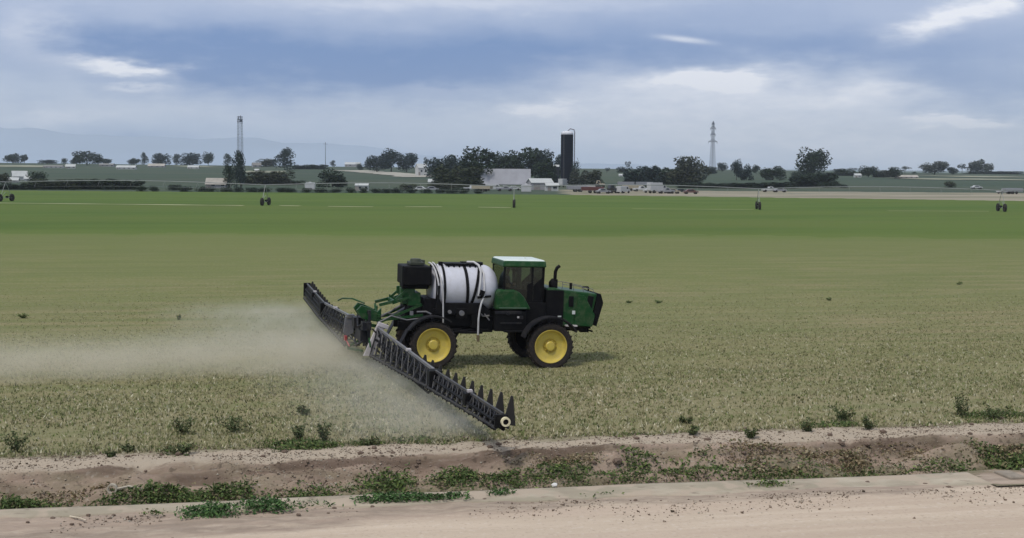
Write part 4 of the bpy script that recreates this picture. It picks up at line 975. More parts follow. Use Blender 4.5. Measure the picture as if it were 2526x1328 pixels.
T = [ # kind, mat, px, top, base, width, depth, label
 ('wide', 'dark', 32, 381, 400, 40, 1280, 'low broad dark tree at the far left end of the skyline'),
 ('round', 'dark', 61, 382, 399, 16, 1290, 'small round tree just right of the broad one at the far left'),
 ('bush', 'dark', 160, 391, 402, 14, 1290, 'little dark shrub on the skyline left of the big round tree'),
 ('wide', 'dark', 190, 393, 402, 34, 1300, 'low spreading shrub touching the left side of the big round tree'),
 ('round', 'dark', 215, 374, 408, 50, 1200, 'big round dark tree on the left skyline'),
 ('wide', 'dark', 255, 391, 401, 34, 1290, 'low flat tree right of the big round tree on the left skyline'),
 ('wide', 'dark', 332, 392, 402, 30, 1290, 'thin flat tree at the left end of the skyline row'),
 ('tall', 'dark', 357, 377, 402, 15, 1290, 'narrow upright tree near the left end of the skyline row'),
 ('wide', 'bluish', 398, 380, 404, 40, 1270, 'domed tree between two narrow ones in the skyline row'),
 ('tall', 'dark', 436, 380, 403, 16, 1270, 'narrow tree in the middle of the skyline row'),
 ('wide', 'bluish', 468, 379, 404, 46, 1270, 'widest domed tree of the skyline row'),
 ('round', 'dark', 514, 377, 403, 22, 1260, 'rounded tree closing the right end of the skyline row'),
 ('tall', 'dark', 563, 380, 407, 20, 1230, 'slim tree left of the lattice mast'),
 ('tall', 'bluish', 594, 373, 466, 31, 560, 'tall narrow tree standing in front of the lattice mast'),
 ('tall', 'dark', 566, 408, 464, 30, 580, 'dark low tree beside the tall one below the lattice mast'),
 ('wide', 'olive', 657, 393, 412, 42, 1150, 'brownish domed tree between the mast and the tall dark tree'),
 ('tall', 'bluish', 702, 367, 420, 43, 1000, 'tall dense dark tree right of the lattice mast'),
 ('mass', 'dark', 765, 407, 418, 80, 1180, 'long low hedge on the skyline right of the tall dense tree'),
 ('tall', 'grey', 822, 396, 412, 11, 1270, 'faint thin tree right of the far utility pole'),
 ('bush', 'dark', 886, 404, 420, 15, 1100, 'small dark tree in front of the white-roofed far barn'),
 ('wide', 'dark', 820, 422, 462, 62, 620, 'dark slumped tree in the middle of the slope'),
 ('mass', 'olive', 660, 424, 457, 110, 650, 'long brownish scrub right of the lattice mast'),
 ('round', 'bluish', 930, 385, 425, 50, 950, 'left tree of the grove above the farm lane'),
 ('round', 'bluish', 965, 371, 425, 52, 950, 'tallest middle tree of the grove above the farm lane'),
 ('round', 'bluish', 1003, 379, 425, 44, 950, 'right tree of the grove above the farm lane'),
 ('loose', 'bluish', 1052, 388, 402, 14, 1000, 'small tree peeping over the white farmhouse'),
 ('round', 'bluish', 1083, 392, 446, 58, 740, 'bushy tree right of the white farmhouse'),
 ('round', 'bluish', 1124, 384, 450, 46, 730, 'second bushy tree right of the white farmhouse'),
 ('round', 'dark', 1180, 367, 455, 76, 700, 'large domed tree left of the long barn'),
 ('mass', 'olive', 1130, 412, 462, 110, 640, 'dark undergrowth left of the long barn'),
 ('round', 'dark', 1252, 377, 446, 62, 720, 'left tree of the big clump behind the long barn'),
 ('round', 'dark', 1290, 367, 446, 76, 700, 'tallest tree of the big clump behind the long barn'),
 ('round', 'bluish', 1336, 371, 446, 58, 690, 'right tree of the big clump behind the long barn'),
 ('wide', 'dark', 1345, 398, 452, 66, 640, 'lower tree between the long barn and the silo'),
 ('tall', 'bluish', 1376, 383, 450, 26, 640, 'narrow tree close against the left of the silo'),
 ('bush', 'bluish', 1419, 400, 455, 20, 640, 'tree showing just right of the silo'),
 ('mass', 'grey', 1445, 422, 462, 70, 700, 'grey scrub right of the silo'),
 ('bush', 'dark', 1468, 438, 456, 40, 560, 'low dark rounded bush behind the parked machinery'),
 ('loose', 'bluish', 1497, 414, 426, 14, 1200, 'tiny tree on the horizon right of the silo'),
 ('wide', 'dark', 1535, 413, 426, 26, 1100, 'low dark tree at the left end of the long hedgerow'),
 ('loose', 'dark', 1547, 398, 420, 14, 1080, 'thin wispy tree above the left end of the hedgerow'),
 ('mass', 'bluish', 1585, 413, 456, 84, 640, 'left stretch of the tall hedgerow right of the silo'),
 ('mass', 'dark', 1645, 415, 456, 80, 640, 'middle stretch of the tall hedgerow right of the silo'),
 ('round', 'grey', 1706, 388, 458, 70, 640, 'grey-green domed tree left of the power pylon'),
 ('wide', 'olive', 1690, 420, 458, 90, 600, 'olive tree below the grey-green domed one'),
 ('wide', 'bluish', 1748, 412, 430, 34, 950, 'low bluish tree at the foot of the power pylon'),
 ('round', 'bluish', 1781, 402, 424, 22, 900, 'small round tree just right of the power pylon'),
 ('round', 'bluish', 1817, 397, 445, 26, 800, 'pointed bluish tree second right of the power pylon'),
 ('wide', 'bluish', 1842, 410, 445, 26, 800, 'low tree joined to the pointed bluish one'),
 ('round', 'dark', 1865, 408, 430, 17, 900, 'small isolated dark tree third right of the pylon'),
 ('wide', 'dark', 1906, 413, 445, 54, 750, 'dark domed tree left of the large round tree'),
 ('round', 'dark', 2005, 370, 442, 66, 640, 'large round dark tree standing highest on the right'),
 ('mass', 'dark', 2010, 430, 462, 110, 600, 'dark undergrowth below the large round tree'),
 ('bush', 'dark', 1970, 424, 440, 44, 620, 'dark bush left of the large round tree'),
 ('wide', 'dark', 2082, 417, 433, 46, 1000, 'low dark tree right of the large round one'),
 ('loose', 'bluish', 2106, 414, 430, 18, 1000, 'small loose tree beside the white hut'),
 ('round', 'dark', 2142, 411, 438, 38, 950, 'round dark tree right of the white hut'),
 ('mass', 'grey', 2180, 421, 438, 50, 950, 'grey scrub between two dark trees on the right'),
 ('round', 'dark', 2208, 413, 441, 27, 900, 'dark round tree in the middle of the right skyline'),
 ('loose', 'grey', 2232, 410, 430, 20, 1000, 'grey loose tree behind a dark round one on the right'),
 ('loose', 'dark', 2253, 424, 433, 14, 1050, 'tiny dark tree right of the grey loose one'),
 ('round', 'grey', 2305, 399, 431, 52, 1050, 'wide grey domed tree on the right skyline'),
 ('round', 'bluish', 2349, 413, 431, 24, 1050, 'small round tree right of the wide grey domed one'),
 ('loose', 'bluish', 2373, 404, 428, 20, 1060, 'leaning sparse tree on the right skyline'),
 ('wide', 'grey', 2410, 397, 428, 44, 1060, 'flat-topped grey tree near the right end of the skyline'),
 ('round', 'grey', 2438, 404, 429, 20, 1060, 'small tree touching the flat-topped grey one'),
 ('mass', 'dark', 2455, 423, 430, 130, 1150, 'long low dark hedge at the right end of the skyline'),
 ('mass', 'dark', 2075, 426, 434, 90, 1100, 'thin dark hedge right of the large round tree'),
 ('bush', 'olive', 2343, 448, 463, 28, 520, 'small round shrub alone in the right-hand fields'),
 ('bush', 'dark', 2044, 450, 464, 38, 520, 'dark bush at the end of the right-hand hedge'),
 ('bush', 'dark', 2080, 455, 464, 26, 520, 'smaller dark bush closing the right-hand hedge'),
 ('mass', 'dark', 1800, 452, 465, 140, 540, 'long dark low hedge below the pylon, left part'),
 ('mass', 'dark', 1900, 450, 465, 120, 540, 'long dark low hedge below the pylon, right part'),
 ('mass', 'dark', 1720, 452, 464, 90, 545, 'dark low hedge behind the parked machinery'),
 ('mass', 'olive', 125, 444, 468, 130, 480, 'brown-green thicket at the left edge of the green field'),
 ('mass', 'dark', 225, 443, 468, 120, 480, 'dark thicket second from the left along the green field'),
 ('mass', 'dark', 305, 446, 468, 90, 480, 'dark tapering thicket third from the left along the green field'),
 ('bush', 'dark', 430, 456, 470, 36, 450, 'lone dark bush between the left thickets and the tan shed'),
 ('mass', 'dark', 20, 455, 468, 110, 480, 'low thicket in front of the white farmhouses at far left'),
 ('bush', 'dark', 90, 425, 450, 44, 700, 'dark bush right of the white farmhouses at far left'),
 ('wide', 'olive', 5, 430, 455, 40, 700, 'dusky tree left of the white farmhouses at far left'),
 ('mass', 'dark', 700, 446, 456, 90, 600, 'dark hedge right of the brownish scrub'),
 ('wide', 'olive', 1100, 452, 468, 80, 480, 'low brown bush below the white-roofed shed'),
 ('bush', 'olive', 1010, 455, 470, 50, 490, 'brown bush beside the parked cars below the lane'),
 ('wide', 'bluish', 118, 395, 404, 40, 1300, 'flat faint tree right of the far left trees'),
]
for a in T: tree(*a, group=SK if a[6] > 900 else None)
r_ = random.Random(4); hx = 350
first = None
while hx < 1180:
    w = r_.uniform(22, 40)
    if not (400 < hx < 455 or 480 < hx < 530 and False):
        tree('bush', 'dark', hx, 459 + hx * .006 + r_.uniform(-2, 2), 470 + hx * .007, w, 400, 'low dark bush in the hedge along the far edge of the green field', 'hedge bushes along the green field')
    hx += w * r_.uniform(.75, 1.5)

# ---------------------------------------------------------------- buildings
wallw = mat('white_wall', (.48, .48, .47), .8, vscale=.5, var=.1); wallg = mat('grey_wall', (.33, .32, .33), .8, vscale=.5); walld = mat('dark_wall', (.028, .028, .045), .8, vscale=.5)
roofw = mat('white_roof', (.44, .45, .44), .5, vscale=.4, var=.12); rooft = mat('tin_roof', (.30, .30, .33), .5, vscale=.3, var=.15); roofg = mat('grey_shingle', (.20, .19, .18), .8, vscale=.5); roofb = mat('tan_roof', (.36, .33, .29), .8, vscale=.5)
winm = mat('dark_window', (.02, .025, .035), .15); doorm = mat('door_paint', (.25, .22, .2), .6); redb = mat('red_siding', (.10, .04, .035), .8)
def house(px, ybase, wpx, hw_px, hr_px, depth, wm, rm, label, cat, name, ratio=.6, rot=0.0, wins=2, door=True, eave=.4, skill=False):
    """gabled building: width wpx, wall height and roof rise in photo rows"""
    depth = min(ground(px, ybase).y, 1290.0)
    p = onground(px, depth); sc = depth / F; W, h, rr_ = wpx * sc, hw_px * sc, hr_px * sc; D = W * ratio if W < 25 else 12
    yb = proj(p)[1]; p.z += (yb - ybase) * sc if abs(yb - ybase) < 60 else 0
    root = empty(name, p, rot, label, cat)
    extra = max(0, p.z - float(H(p.x, p.y))) + 1
    B = MB(); B.box((0, D / 2, (h - extra) / 2), (W, D, h + extra)); B.prism
    g = MB(); 
    for xx in (-W / 2 + .01, W / 2 - .01):
        g.add([(xx, .01, h), (xx, D - .01, h), (xx, D / 2, h + rr_ - .05)], [(0, 1, 2)])
    B.v, B.f = B.v, B.f; B.add(g.v, g.f); B.build('wall', wm, root)
    B = MB(); t = .18
    for s in (0, 1):
        y0 = -eave if s == 0 else D + eave; zz = h - rr_ * eave / (D / 2)
        a = [(-W / 2 - eave, y0, zz), (W / 2 + eave, y0, zz), (W / 2 + eave, D / 2, h + rr_), (-W / 2 - eave, D / 2, h + rr_)]
        b = [(x, y, z + t) for x, y, z in a]; B.add(a + b, [(0, 1, 2, 3), (4, 5, 6, 7), (0, 1, 5, 4), (1, 2, 6, 5), (2, 3, 7, 6), (3, 0, 4, 7)])
    B.build('roof', rm, root)
    for i in range(wins):
        x = (i + .5) / wins * W - W / 2 + (W / wins * .22 if door else 0); ww = min(1.3, W / wins * .35); hh = min(1.2, h * .42)
        B = MB(); B.box((x, -.03, h * .58), (ww, .08, hh)); w_ = B.build('window', winm, root); B = MB(); B.bar((x - ww / 2, -.08, h * .58 - hh / 2), (x + ww / 2, -.08, h * .58 - hh / 2), .08, .08); B.build('sill', wallw, w_)
    if door: B = MB(); B.box((-W / 2 + W / max(wins, 1) * .25, -.03, min(2.2, h * .8) / 2), (min(2.4 if skill else 1.1, W * .3), .08, min(2.2, h * .8))); B.build('door', doorm, root)
    return root
BLD = [
 (1247, 456, 117, 9, 29, 560, walld, rooft, 'long barn with a big pale tin roof and dark wall left of the silo', 'barn', 'long_barn', .2, 0, 6, True, .6, False),
 (1338, 469, 56, 18, 9, 500, wallg, roofw, 'pale grey shed with a white roof just left of the silo foot', 'shed', 'shed', .6, .35, 1, True, .3, True),
 (1363, 471, 30, 13, 5, 485, wallw, roofw, 'small white lean-to in front of the pale grey shed', 'shed', 'shed', .6, .2, 1, True, .3, True),
 (1043, 434, 24, 20, 9, 900, wallw, roofw, 'tall white two-storey farmhouse at the end of the farm lane', 'house', 'farmhouse', .8, .5, 2, True, .3, False),
 (1072, 454, 30, 5, 6, 640, wallg, roofw, 'low shed with a white roof below the bushy trees', 'shed', 'shed', .6, 0, 1, False, .3, False),
 (892, 471, 31, 13, 5, 420, wallw, roofw, 'small white box building alone on the hedge line', 'shed', 'shed', .6, 0, 2, True, .2, False),
 (532, 464, 47, 11, 12, 450, wallg, roofb, 'tan roofed shed left of the dark tree under the mast', 'shed', 'shed', .5, 0, 2, True, .4, True),
 (869, 411, 37, 5, 5, 1250, wallg, roofw, 'far barn with a white roof on the skyline', 'barn', 'far_barn', .5, 0, 2, True, .3, False),
 (50, 445, 34, 10, 12, 800, wallw, roofw, 'white farmhouse with a steep roof at far left', 'house', 'farmhouse', .8, .5, 2, True, .3, False),
 (30, 451, 26, 6, 6, 790, wallg, roofw, 'lower white-roofed outbuilding left of the steep-roofed farmhouse', 'shed', 'shed', .8, .2, 1, True, .3, False),
 (68, 446, 16, 5, 5, 800, wallw, roofw, 'tiny white annex right of the steep-roofed farmhouse', 'shed', 'shed', .8, .2, 1, False, .3, False),
 (130, 415, 46, 3.5, 3, 1230, wallw, roofg, 'long low pale building at the left of the skyline', 'house', 'far_house', .4, 0, 4, True, .3, False),
 (174, 416, 22, 5, 5, 1215, wallw, roofw, 'white house just left of the big round skyline tree', 'house', 'far_house', .5, .2, 2, True, .3, False),
 (262, 411, 34, 4, 3, 1240, wallg, roofg, 'grey low house right of the big round skyline tree', 'house', 'far_house', .5, 0, 3, True, .3, False),
 (310, 418, 46, 4.5, 4.5, 1200, wallw, roofw, 'long white building left of centre on the slope crest', 'house', 'far_house', .4, 0, 4, True, .3, False),
 (385, 413, 40, 3.5, 5, 1230, wallg, roofb, 'tan roofed house below the domed skyline tree', 'house', 'far_house', .4, 0, 3, True, .3, False),
 (476, 417, 26, 4, 4, 1200, wallw, roofw, 'small white house below the widest domed tree', 'house', 'far_house', .5, 0, 2, True, .3, False),
 (634, 413, 20, 5, 6, 1100, wallg, roofg, 'grey house just right of the tall narrow tree', 'house', 'far_house', .6, .4, 2, True, .3, False),
 (633, 424, 10, 3.5, 3, 900, wallw, roofw, 'tiny white hut right of the tall narrow tree', 'hut', 'hut', .8, 0, 1, False, .2, False),
 (2117, 438, 16, 5, 4, 900, wallw, roofw, 'white hut between two dark trees on the right', 'hut', 'hut', .8, 0, 1, True, .2, False),
 (2240, 441, 50, 4, 4, 950, wallg, roofb, 'low tan building on the right slope', 'house', 'far_house', .4, 0, 4, True, .3, False),
 (1372, 452, 14, 40, 4, 585, walld, roofw, 'narrow dark feed tower against the left side of the silo', 'tower', 'feed_tower', .9, 0, 1, False, .1, False),
 (1447, 470, 40, 7, 5, 470, redb, roofg, 'dark red low shed right of the silo', 'shed', 'shed', .4, 0, 2, True, .3, True),
 (1532, 436, 10, 3, 3, 900, wallw, roofw, 'tiny white shed above the parked machinery', 'hut', 'hut', .8, 0, 1, False, .2, False),
]
for b_ in BLD: house(*b_)
def silo():
    d = 570; p = onground(1398, d); sc = d / F; root = empty('silo', p, 0, 'tall dark blue silo with a pale domed cap', 'silo'); r = 15.2 * sc; h = (proj(p)[1] - 333) * sc
    B = MB(); B.lathe([(r, -1), (r, h)], axis='Z', n=32)
    for k in range(18): B.lathe([(r, k * h / 18), (r + .06, k * h / 18 + .05), (r, k * h / 18 + .1)], axis='Z', n=32)
    B.build('silo_wall', mat('blue_enamel', (.004, .005, .014), .6, var=.1, spec=.1), root, smooth=60)
    B = MB(); B.lathe([(r * .98, h - .05), (r * .98, h + .7), (r * .8, h + 1.2), (r * .45, h + 1.5), (0, h + 1.6)], axis='Z', n=32); B.build('cap', mat('cap_metal', (.62, .62, .66), .5), root, smooth=40)
    B = MB(); B.tube([(r * .1, 0, h + 1.5), (r * .5, -.3, h + 2.5), (r * 1.1, -.4, h + 2.1), (r + .55, -.4, h + 1), (r + .55, -.4, h * .5), (r + .6, -.4, 1)], .24, 8); B.build('filler_pipe', mat('pipe_grey', (.22, .22, .26), .5), root, smooth=40)
    B = MB()
    for s in (-1, 1): B.bar((-r * .5 + s * .3, -r * .9, 1), (-r * .5 + s * .3, -r * .9, h), .08)
    for k in range(60): B.bar((-r * .5 - .3, -r * .9, 1 + k * (h - 1) / 60), (-r * .5 + .3, -r * .9, 1 + k * (h - 1) / 60), .05)
    B.build('ladder', steel, root)
silo()
# ---------------------------------------------------------------- lattice masts
lat = mat('galvanised', (.16, .18, .22), .5, var=.1)
def mast(px, top, depth, wpx, label, pylon):
    p = onground(px, depth); sc = depth / F; h = (proj(p)[1] - top) * sc; w = wpx * sc / 2
    root = empty('power_pylon' if pylon else 'lattice_mast', p, .5, label, 'pylon' if pylon else 'mast')
    B = MB(); lev = 20; bw = .12 if not pylon else .14
    wf = (lambda f: w * (1.05 - .25 * f)) if not pylon else (lambda f: w * (1.3 - 1.0 * f) if f < .55 else w * (.75 - .6 * (f - .55)))
    P = [[Vector((sx * wf(i / lev), sy * wf(i / lev), h * .97 * i / lev)) for sx, sy in ((-1, -1), (1, -1), (1, 1), (-1, 1))] for i in range(lev + 1)]
    for i in range(lev):
        for k in range(4):
            B.bar(P[i][k], P[i + 1][k], bw); B.bar(P[i][k], P[i + 1][(k + 1) % 4], bw * .6); B.bar(P[i][k], P[i][(k + 1) % 4], bw * .6)
            B.bar(P[i][(k + 1) % 4], P[i + 1][k], bw * .6)
    B.build('lattice', lat, root)
    B = MB()
    if pylon:
        for z, l in ((.60, 13), (.74, 7), (.86, 8)):
            L = l * sc; B = MB()
            for s in (-1, 1):
                B.bar((0, 0, h * z), (s * L, 0, h * z), .4); B.bar((0, 0, h * z + 1.6), (s * L, 0, h * z), .3); B.bar((s * L, 0, h * z), (s * L, 0, h * z - 1.5), .22)
            B.build('cross_arm', lat, root)
        B = MB(); B.bar((0, 0, h * .95), (0, 0, h), .5)
        B.add([(0, -.3, h), (-1.3, -.3, h * .93), (1.3, -.3, h * .93), (0, .3, h), (-1.3, .3, h * .93), (1.3, .3, h * .93)], [(0, 1, 2), (3, 5, 4), (0, 1, 4, 3), (1, 2, 5, 4), (2, 0, 3, 5)]); B.build('peak', lat, root)
    else:
        for z in (.90, .94, .985): B.box((0, 0, h * z), (w * 1.9, w * 1.9, .5))
        B.box((w * .4, 0, h * .92), (w * .8, w * .8, 1.8)); B.bar((-w * .5, 0, h * .95), (-w * .5, 0, h * 1.0), .4); B.bar((w * .3, 0, h * .95), (w * .3, 0, h * 1.01), .4); B.build('antenna_deck', lat, root)
mast(593, 288, 820, 12, 'tall slim lattice mast with an antenna deck rising behind the narrow tree', False)
mast(1757, 300, 1000, 9, 'grey power pylon with short cross arms on the right', True)
def pole(px, top, depth, label):
    p = onground(px, depth); sc = depth / F; h = (proj(p)[1] - top) * sc; root = empty('utility_pole', p, 0, label, 'pole')
    B = MB(); B.tube([(0, 0, -.5), (0, 0, h)], .35, 8, .22); B.build('post', lat, root); B = MB(); B.bar((-2, 0, h * .93), (2, 0, h * .93), .25); B.build('cross_arm', lat, root)
pole(803, 352, 1250, 'faint thin utility pole on the skyline left of the white-roofed barn')
# ---------------------------------------------------------------- irrigation machine
def irrigator():
    base = [ground(15, 497), ground(655, 507), ground(1268, 512), ground(1870, 517), ground(2470, 522)]
    root = empty('centre_pivot_irrigator', base[2], 0, 'long centre pivot irrigation machine crossing the green field', 'irrigator'); o = base[2]
    ext = [base[0] * 2 - base[1]] + base + [base[4] * 2 - base[3]]
    gal = mat('galvanised_pipe', (.24, .25, .25), .5, var=.1); hz = 3.9
    B = MB()
    for a, b in zip(ext[:-1], ext[1:]):
        pts = [(a.lerp(b, k / 16) - o) + Vector((0, 0, hz + .55 * math.sin(math.pi * k / 16))) for k in range(17)]; B.tube(pts, .07, 8)
    B.build('water_pipe', gal, root)
    B = MB()
    for a, b in zip(ext[:-1], ext[1:]):
        d = (b - a).normalized(); nn = Vector((-d.y, d.x, 0)); pr = None
        for k in range(1, 8):
            q = (a.lerp(b, k / 8) - o) + Vector((0, 0, hz + .55 * math.sin(math.pi * k / 8))); ww = [q + nn * .7 + Vector((0, 0, -1.1)), q - nn * .7 + Vector((0, 0, -1.1))]
            for w in ww: B.bar(q, w, .02)
            if pr: B.bar(pr[0], ww[0], .018); B.bar(pr[1], ww[1], .018)
            pr = ww
    B.build('truss_rods', gal, root)
    for i, b in enumerate(base):
        d = (base[min(i + 1, 4)] - base[max(i - 1, 0)]).normalized(); nn = Vector((-d.y, d.x, 0)); tw = empty('drive_tower', b - o); tw.parent = root
        tw.rotation_euler = (0, 0, math.atan2(nn.y, nn.x) + 0)
        B = MB()
        for s in (-1, 1): B.bar((s * 1.9, 0, .7), (0, 0, hz), .07); B.bar((s * 1.9, 0, .7), (s * .1, 0, 1.9), .05)
        B.bar((-2, 0, .7), (2, 0, .7), .12); B.build('tower_frame', gal, tw)
        for s in (-1, 1):
            B = MB(); B.lathe([(.25, -.19), (.66, -.19), (.74, -.1), (.74, .1), (.66, .19), (.25, .19), (.2, 0)], c=(s * 1.9, 0, .72), n=24, closed=True)
            for k in range(14): a_ = 6.283 * k / 14; B.box((s * 1.9 + .74 * math.cos(a_), 0, .72 + .74 * math.sin(a_)), (.07, .34, .07), (0, -a_, 0))
            B.build('wheel', rubber, tw)
        B = MB(); B.box((.35, 0, .9), (.5, .35, .4)); B.build('motor_box', black, tw)
irrigator()
# ---------------------------------------------------------------- parked vehicles and farm machinery
def paint(c): return mat('paint_%d_%d_%d' % tuple(int(v * 100) for v in c), c, .35, var=.06)
def car(px, py, depth, c, label, kind='car', rot=0.0):
    p = ground(px, py) if depth is None else onground(px, depth)
    names = {'car': 'parked_car', 'pickup': 'pickup_truck', 'van': 'van', 'trailer': 'farm_trailer', 'truck': 'box_truck', 'tractor': 'tractor', 'tank': 'water_tank', 'bales': 'hay_bale'}
    root = empty(names[kind], p, rot, label, {'car': 'car', 'pickup': 'pickup', 'van': 'van', 'trailer': 'trailer', 'truck': 'truck', 'tractor': 'tractor', 'tank': 'tank', 'bales': 'hay bale'}[kind])
    m = paint(c)
    prof = {'car': [(-2.2, .4), (-2.25, .85), (-1.5, .98), (-.95, 1.42), (.5, 1.45), (1.2, .98), (2.1, .82), (2.25, .45)],
            'pickup': [(-2.7, .5), (-2.7, 1.05), (-.6, 1.08), (-.5, 1.75), (.7, 1.78), (1.2, 1.15), (2.5, 1.05), (2.6, .5)],
            'van': [(-2.6, .4), (-2.6, 2.15), (1.4, 2.15), (2.1, 1.25), (2.6, 1.1), (2.65, .45)],
            'truck': [(-3.6, .9), (-3.6, 3.2), (1.3, 3.2), (1.32, 2.5), (2.6, 2.45), (2.8, 1.5), (3.4, 1.3), (3.4, .6), (-3.0, .6)],
            'trailer': [(-3.4, .8), (-3.5, 1.9), (3.3, 1.9), (3.2, .8)], 'tank': [(-1.5, .1), (-1.6, 1.9), (-1.2, 2.3), (1.2, 2.3), (1.6, 1.9), (1.5, .1)],
            'tractor': [(-1.4, .8), (-1.5, 1.5), (-1.2, 2.6), (.0, 2.65), (.2, 1.6), (1.9, 1.45), (1.95, .7)], 'bales': [(-1.2, 0), (-1.2, 1.2), (1.2, 1.2), (1.2, 0)]}[kind]
    B = MB(); B.prism(prof, -.9, .9); B.build('body', m, root, bevel=.06)
    if kind in ('car', 'pickup', 'van', 'truck', 'tractor'):
        x0, x1, z0, z1 = {'car': (-1.1, .6, 1.0, 1.36), 'pickup': (-.4, .7, 1.15, 1.65), 'van': (.5, 1.5, 1.3, 1.9), 'truck': (1.5, 2.5, 1.6, 2.3), 'tractor': (-1.05, -.1, 1.7, 2.45)}[kind]
        B = MB(); B.prism([(x0 + .05, z0), (x0 + .25, z1), (x1 - .25, z1), (x1 + .15, z0)], -.93, .93); B.build('window', winm, root)
    if kind not in ('tank', 'bales'):
        wl = {'car': ((-1.4, .34), (1.4, .34)), 'pickup': ((-1.7, .4), (1.7, .4)), 'van': ((-1.7, .36), (1.7, .36)), 'truck': ((-2.2, .5), (2.4, .5)), 'trailer': ((-.8, .45), (.8, .45)), 'tractor': ((-.9, .8), (1.4, .5))}[kind]
        for x, r in wl:
            for y in (-.85, .85): B = MB(); B.lathe([(0, -.13), (r, -.13), (r, .13), (0, .13)], c=(x, y, r), n=18); B.build('wheel', rubber, root)
    elif kind == 'tank': B = MB(); B.lathe([(.0, .25), (.4, .2), (.42, 0)], c=(0, 0, 2.3), axis='Z', n=16); B.build('lid', m, root)
W_, G_, K_, RD, TN, BL = (.46, .46, .46), (.25, .25, .27), (.03, .03, .035), (.10, .03, .025), (.35, .30, .22), (.06, .08, .14)
CARS = [(1010, 470, None, W_, 'bright white car, leftmost of the row at the field edge', 'car', .2), (1038, 472, None, W_, 'white low car second from left at the field edge', 'car', -.1), (1066, 472, None, G_, 'grey car third from left at the field edge', 'car', .1),
 (1165, 471, None, W_, 'white pickup below the dark undergrowth', 'pickup', .4), (1190, 473, None, TN, 'tan farm trailer below the left end of the barn', 'trailer', -.5), (1218, 471, None, W_, 'white van in front of the long barn', 'van', 0.1),
 (1245, 472, None, G_, 'grey pickup in front of the long barn', 'pickup', .2), (1268, 470, None, W_, 'white car right of the grey pickup by the barn', 'car', .1), (1298, 474, None, W_, 'white upright water tank at the right end of the barn', 'tank', 0),
 (1390, 462, 500, W_, 'white box truck at the foot of the silo', 'truck', 1.2), (1425, 474, None, G_, 'grey trailer right of the silo foot', 'trailer', .3), (1462, 477, None, RD, 'rusty red farm trailer in the machinery yard', 'trailer', .1), (1488, 478, None, G_, 'grey car beside the rusty red trailer', 'car', .2),
 (1512, 477, None, K_, 'black tractor between the grey and white machines', 'tractor', .4), (1537, 477, None, W_, 'bright white van in the machinery yard', 'van', .9), (1562, 474, 430, TN, 'tan trailer behind the bright white van', 'trailer', .2),
 (1582, 472, 425, W_, 'white pickup in the back row of the yard', 'pickup', .2), (1604, 476, None, W_, 'white car in the front row of the yard', 'car', .0), (1622, 477, None, W_, 'white box truck in the middle of the yard', 'truck', .6), (1643, 478, None, G_, 'grey pickup right of the white box truck', 'pickup', .2),
 (1660, 478, None, TN, 'tan car near the right end of the machinery yard', 'car', .1), (1680, 478, None, K_, 'black car near the right end of the machinery yard', 'car', .0), (1704, 479, None, RD, 'dark red car at the right end of the machinery yard', 'car', .1),
 (1545, 462, 520, G_, 'grey trailer in front of the long hedgerow', 'trailer', 0), (1590, 460, 520, G_, 'pale grey machine shed trailer at the hedgerow foot', 'trailer', .1), (1480, 465, 500, TN, 'tan tractor behind the machinery yard', 'tractor', 0),
 (1900, 471, 430, W_, 'white pickup on the tan ground below the hedge', 'pickup', .1), (1925, 472, 428, G_, 'grey car on the tan ground below the hedge', 'car', .1), (2410, 463, 520, W_, 'white car far off in the right-hand fields', 'car', .1), (2480, 470, 430, W_, 'white pickup near the right border of the fields', 'pickup', .3), (2500, 472, 425, G_, 'grey trailer near the right border of the fields', 'trailer', .3), (765, 471, 410, W_, 'white marker tank on the hedge line left of the white box building', 'tank', 0)]
for c_ in CARS: car(*c_)
# ---------------------------------------------------------------- haze
def haze():
    m = bpy.data.materials.new('haze'); m.use_nodes = True; t = m.node_tree; t.nodes.clear(); N = NT(t)
    o = N.n('ShaderNodeOutputMaterial'); v = N.n('ShaderNodeVolumePrincipled'); v.inputs['Color'].default_value = (.80, .88, 1.0, 1); v.inputs['Density'].default_value = HAZE_D; v.inputs['Anisotropy'].default_value = .2
    t.links.new(v.outputs[0], o.inputs['Volume'])
    B = MB(); B.box((0, 5300, 179), (28000, 13000, 360)); ob = B.build('haze', m); tag(ob, 'pale even haze over the whole plain', 'haze', kind='stuff')
HAZE_D = 9.5e-5
haze()
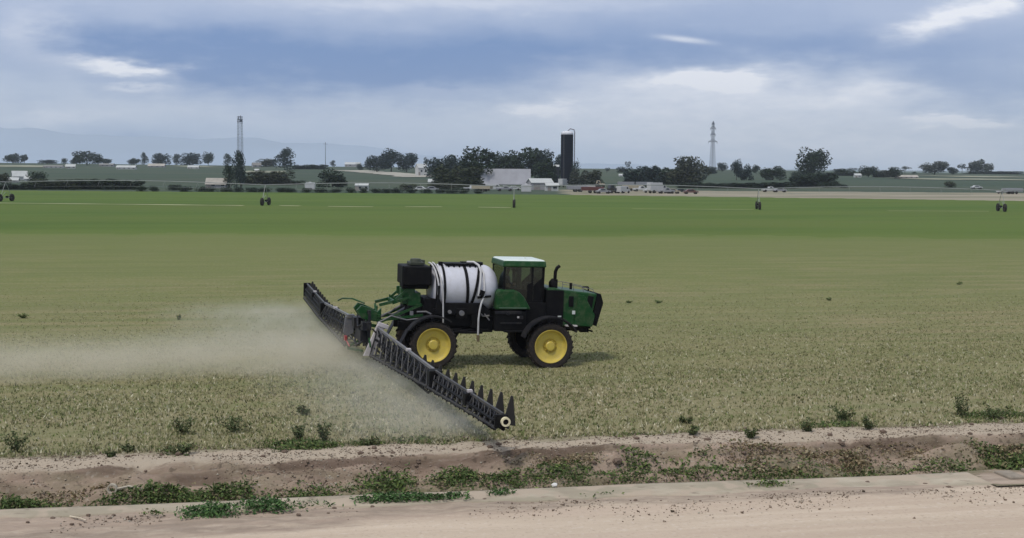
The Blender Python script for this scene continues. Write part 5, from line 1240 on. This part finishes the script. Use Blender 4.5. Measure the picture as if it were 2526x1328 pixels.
# ---------------------------------------------------------------- dust and spray
def dust(name, label, corners, z1, dens, col, a, b, seed, edge=(.12, .12), nsc=.35):
    """corners: start, end (world) of the box's long axis and its half width; density thins upward and outward"""
    p, q, hw = corners; L = (q - p).length; an = math.atan2(q.y - p.y, q.x - p.x)
    m = bpy.data.materials.new(name); m.use_nodes = True; t = m.node_tree; t.nodes.clear(); N = NT(t)
    o = N.n('ShaderNodeOutputMaterial'); v = N.n('ShaderNodeVolumePrincipled'); v.inputs['Color'].default_value = (*col, 1); v.inputs['Anisotropy'].default_value = .1
    tc = N.n('ShaderNodeTexCoord'); x, y, z = N.xyz(tc.outputs['Object'])
    ns_ = N.noise(tc.outputs['Object'], nsc, 4, .6); zz = N.m('DIVIDE', z, z1)
    yy = N.m('ADD', y, N.m('MULTIPLY', N.m('SUBTRACT', ns_, .5), hw * .5))
    top = N.m('ADD', .35, N.m('MULTIPLY', ns_, .9))
    f = N.m('MULTIPLY', N.rng(zz, 0, 1, 1, 0), N.m('MULTIPLY', N.rng(x, 0, L * a), N.rng(x, L, L * (1 - b))))
    f = N.m('MULTIPLY', f, N.m('MULTIPLY', N.rng(yy, -hw * .98, -hw * (1 - edge[0])), N.rng(yy, hw * .98, hw * (1 - edge[1]))))
    f = N.m('MULTIPLY', f, N.rng(N.noise(N.scale(tc.outputs['Object'], (.5, 1, 1)), nsc * 2.3, 5, .6), .30, .68, .35, 1.25))
    t.links.new(N.m('MULTIPLY', f, dens), v.inputs['Density']); t.links.new(v.outputs[0], o.inputs['Volume'])
    B = MB(); B.box((L / 2, 0, z1 / 2 + .02), (L, 2 * hw, z1)); ob = B.build(name, m); ob.location = (p.x, p.y, 0.01); ob.rotation_euler = (0, 0, an); tag(ob, label, 'dust', kind='stuff')
g0, g1 = ground(-700, 932), ground(900, 884)
dust('dust', 'tan dust trail hanging behind the sprayer wheels', (g0, g1, 4.6), 1.35, .34, (.93, .86, .71), .02, .06, 1, (.12, .75))
ft = ground(752, 765); fc = ground(860, 880); side = Vector((-math.cos(YAW), -math.sin(YAW), 0))
def spray(label, pA, pB, wid, z1, dens, a, b, near_edge, seed):
    off = side * (wid * .92); dust('spray_mist', label, (pA + off, pB + off, wid), z1, dens, (.94, .91, .84), a, b, seed, near_edge, .5)
spray('grey spray mist drifting behind the far boom arm', Vector((fc.x, fc.y, 0)), Vector((ft.x, ft.y, 0)), 4.5, 1.0, .17, .02, .05, (.15, 1.6), 2)
nt = ground(1225, 1095); nc = ground(930, 900)
spray('pale spray mist under and behind the near boom arm', nt, nc, 3.2, .85, .28, .03, .05, (.12, 1.75), 3)
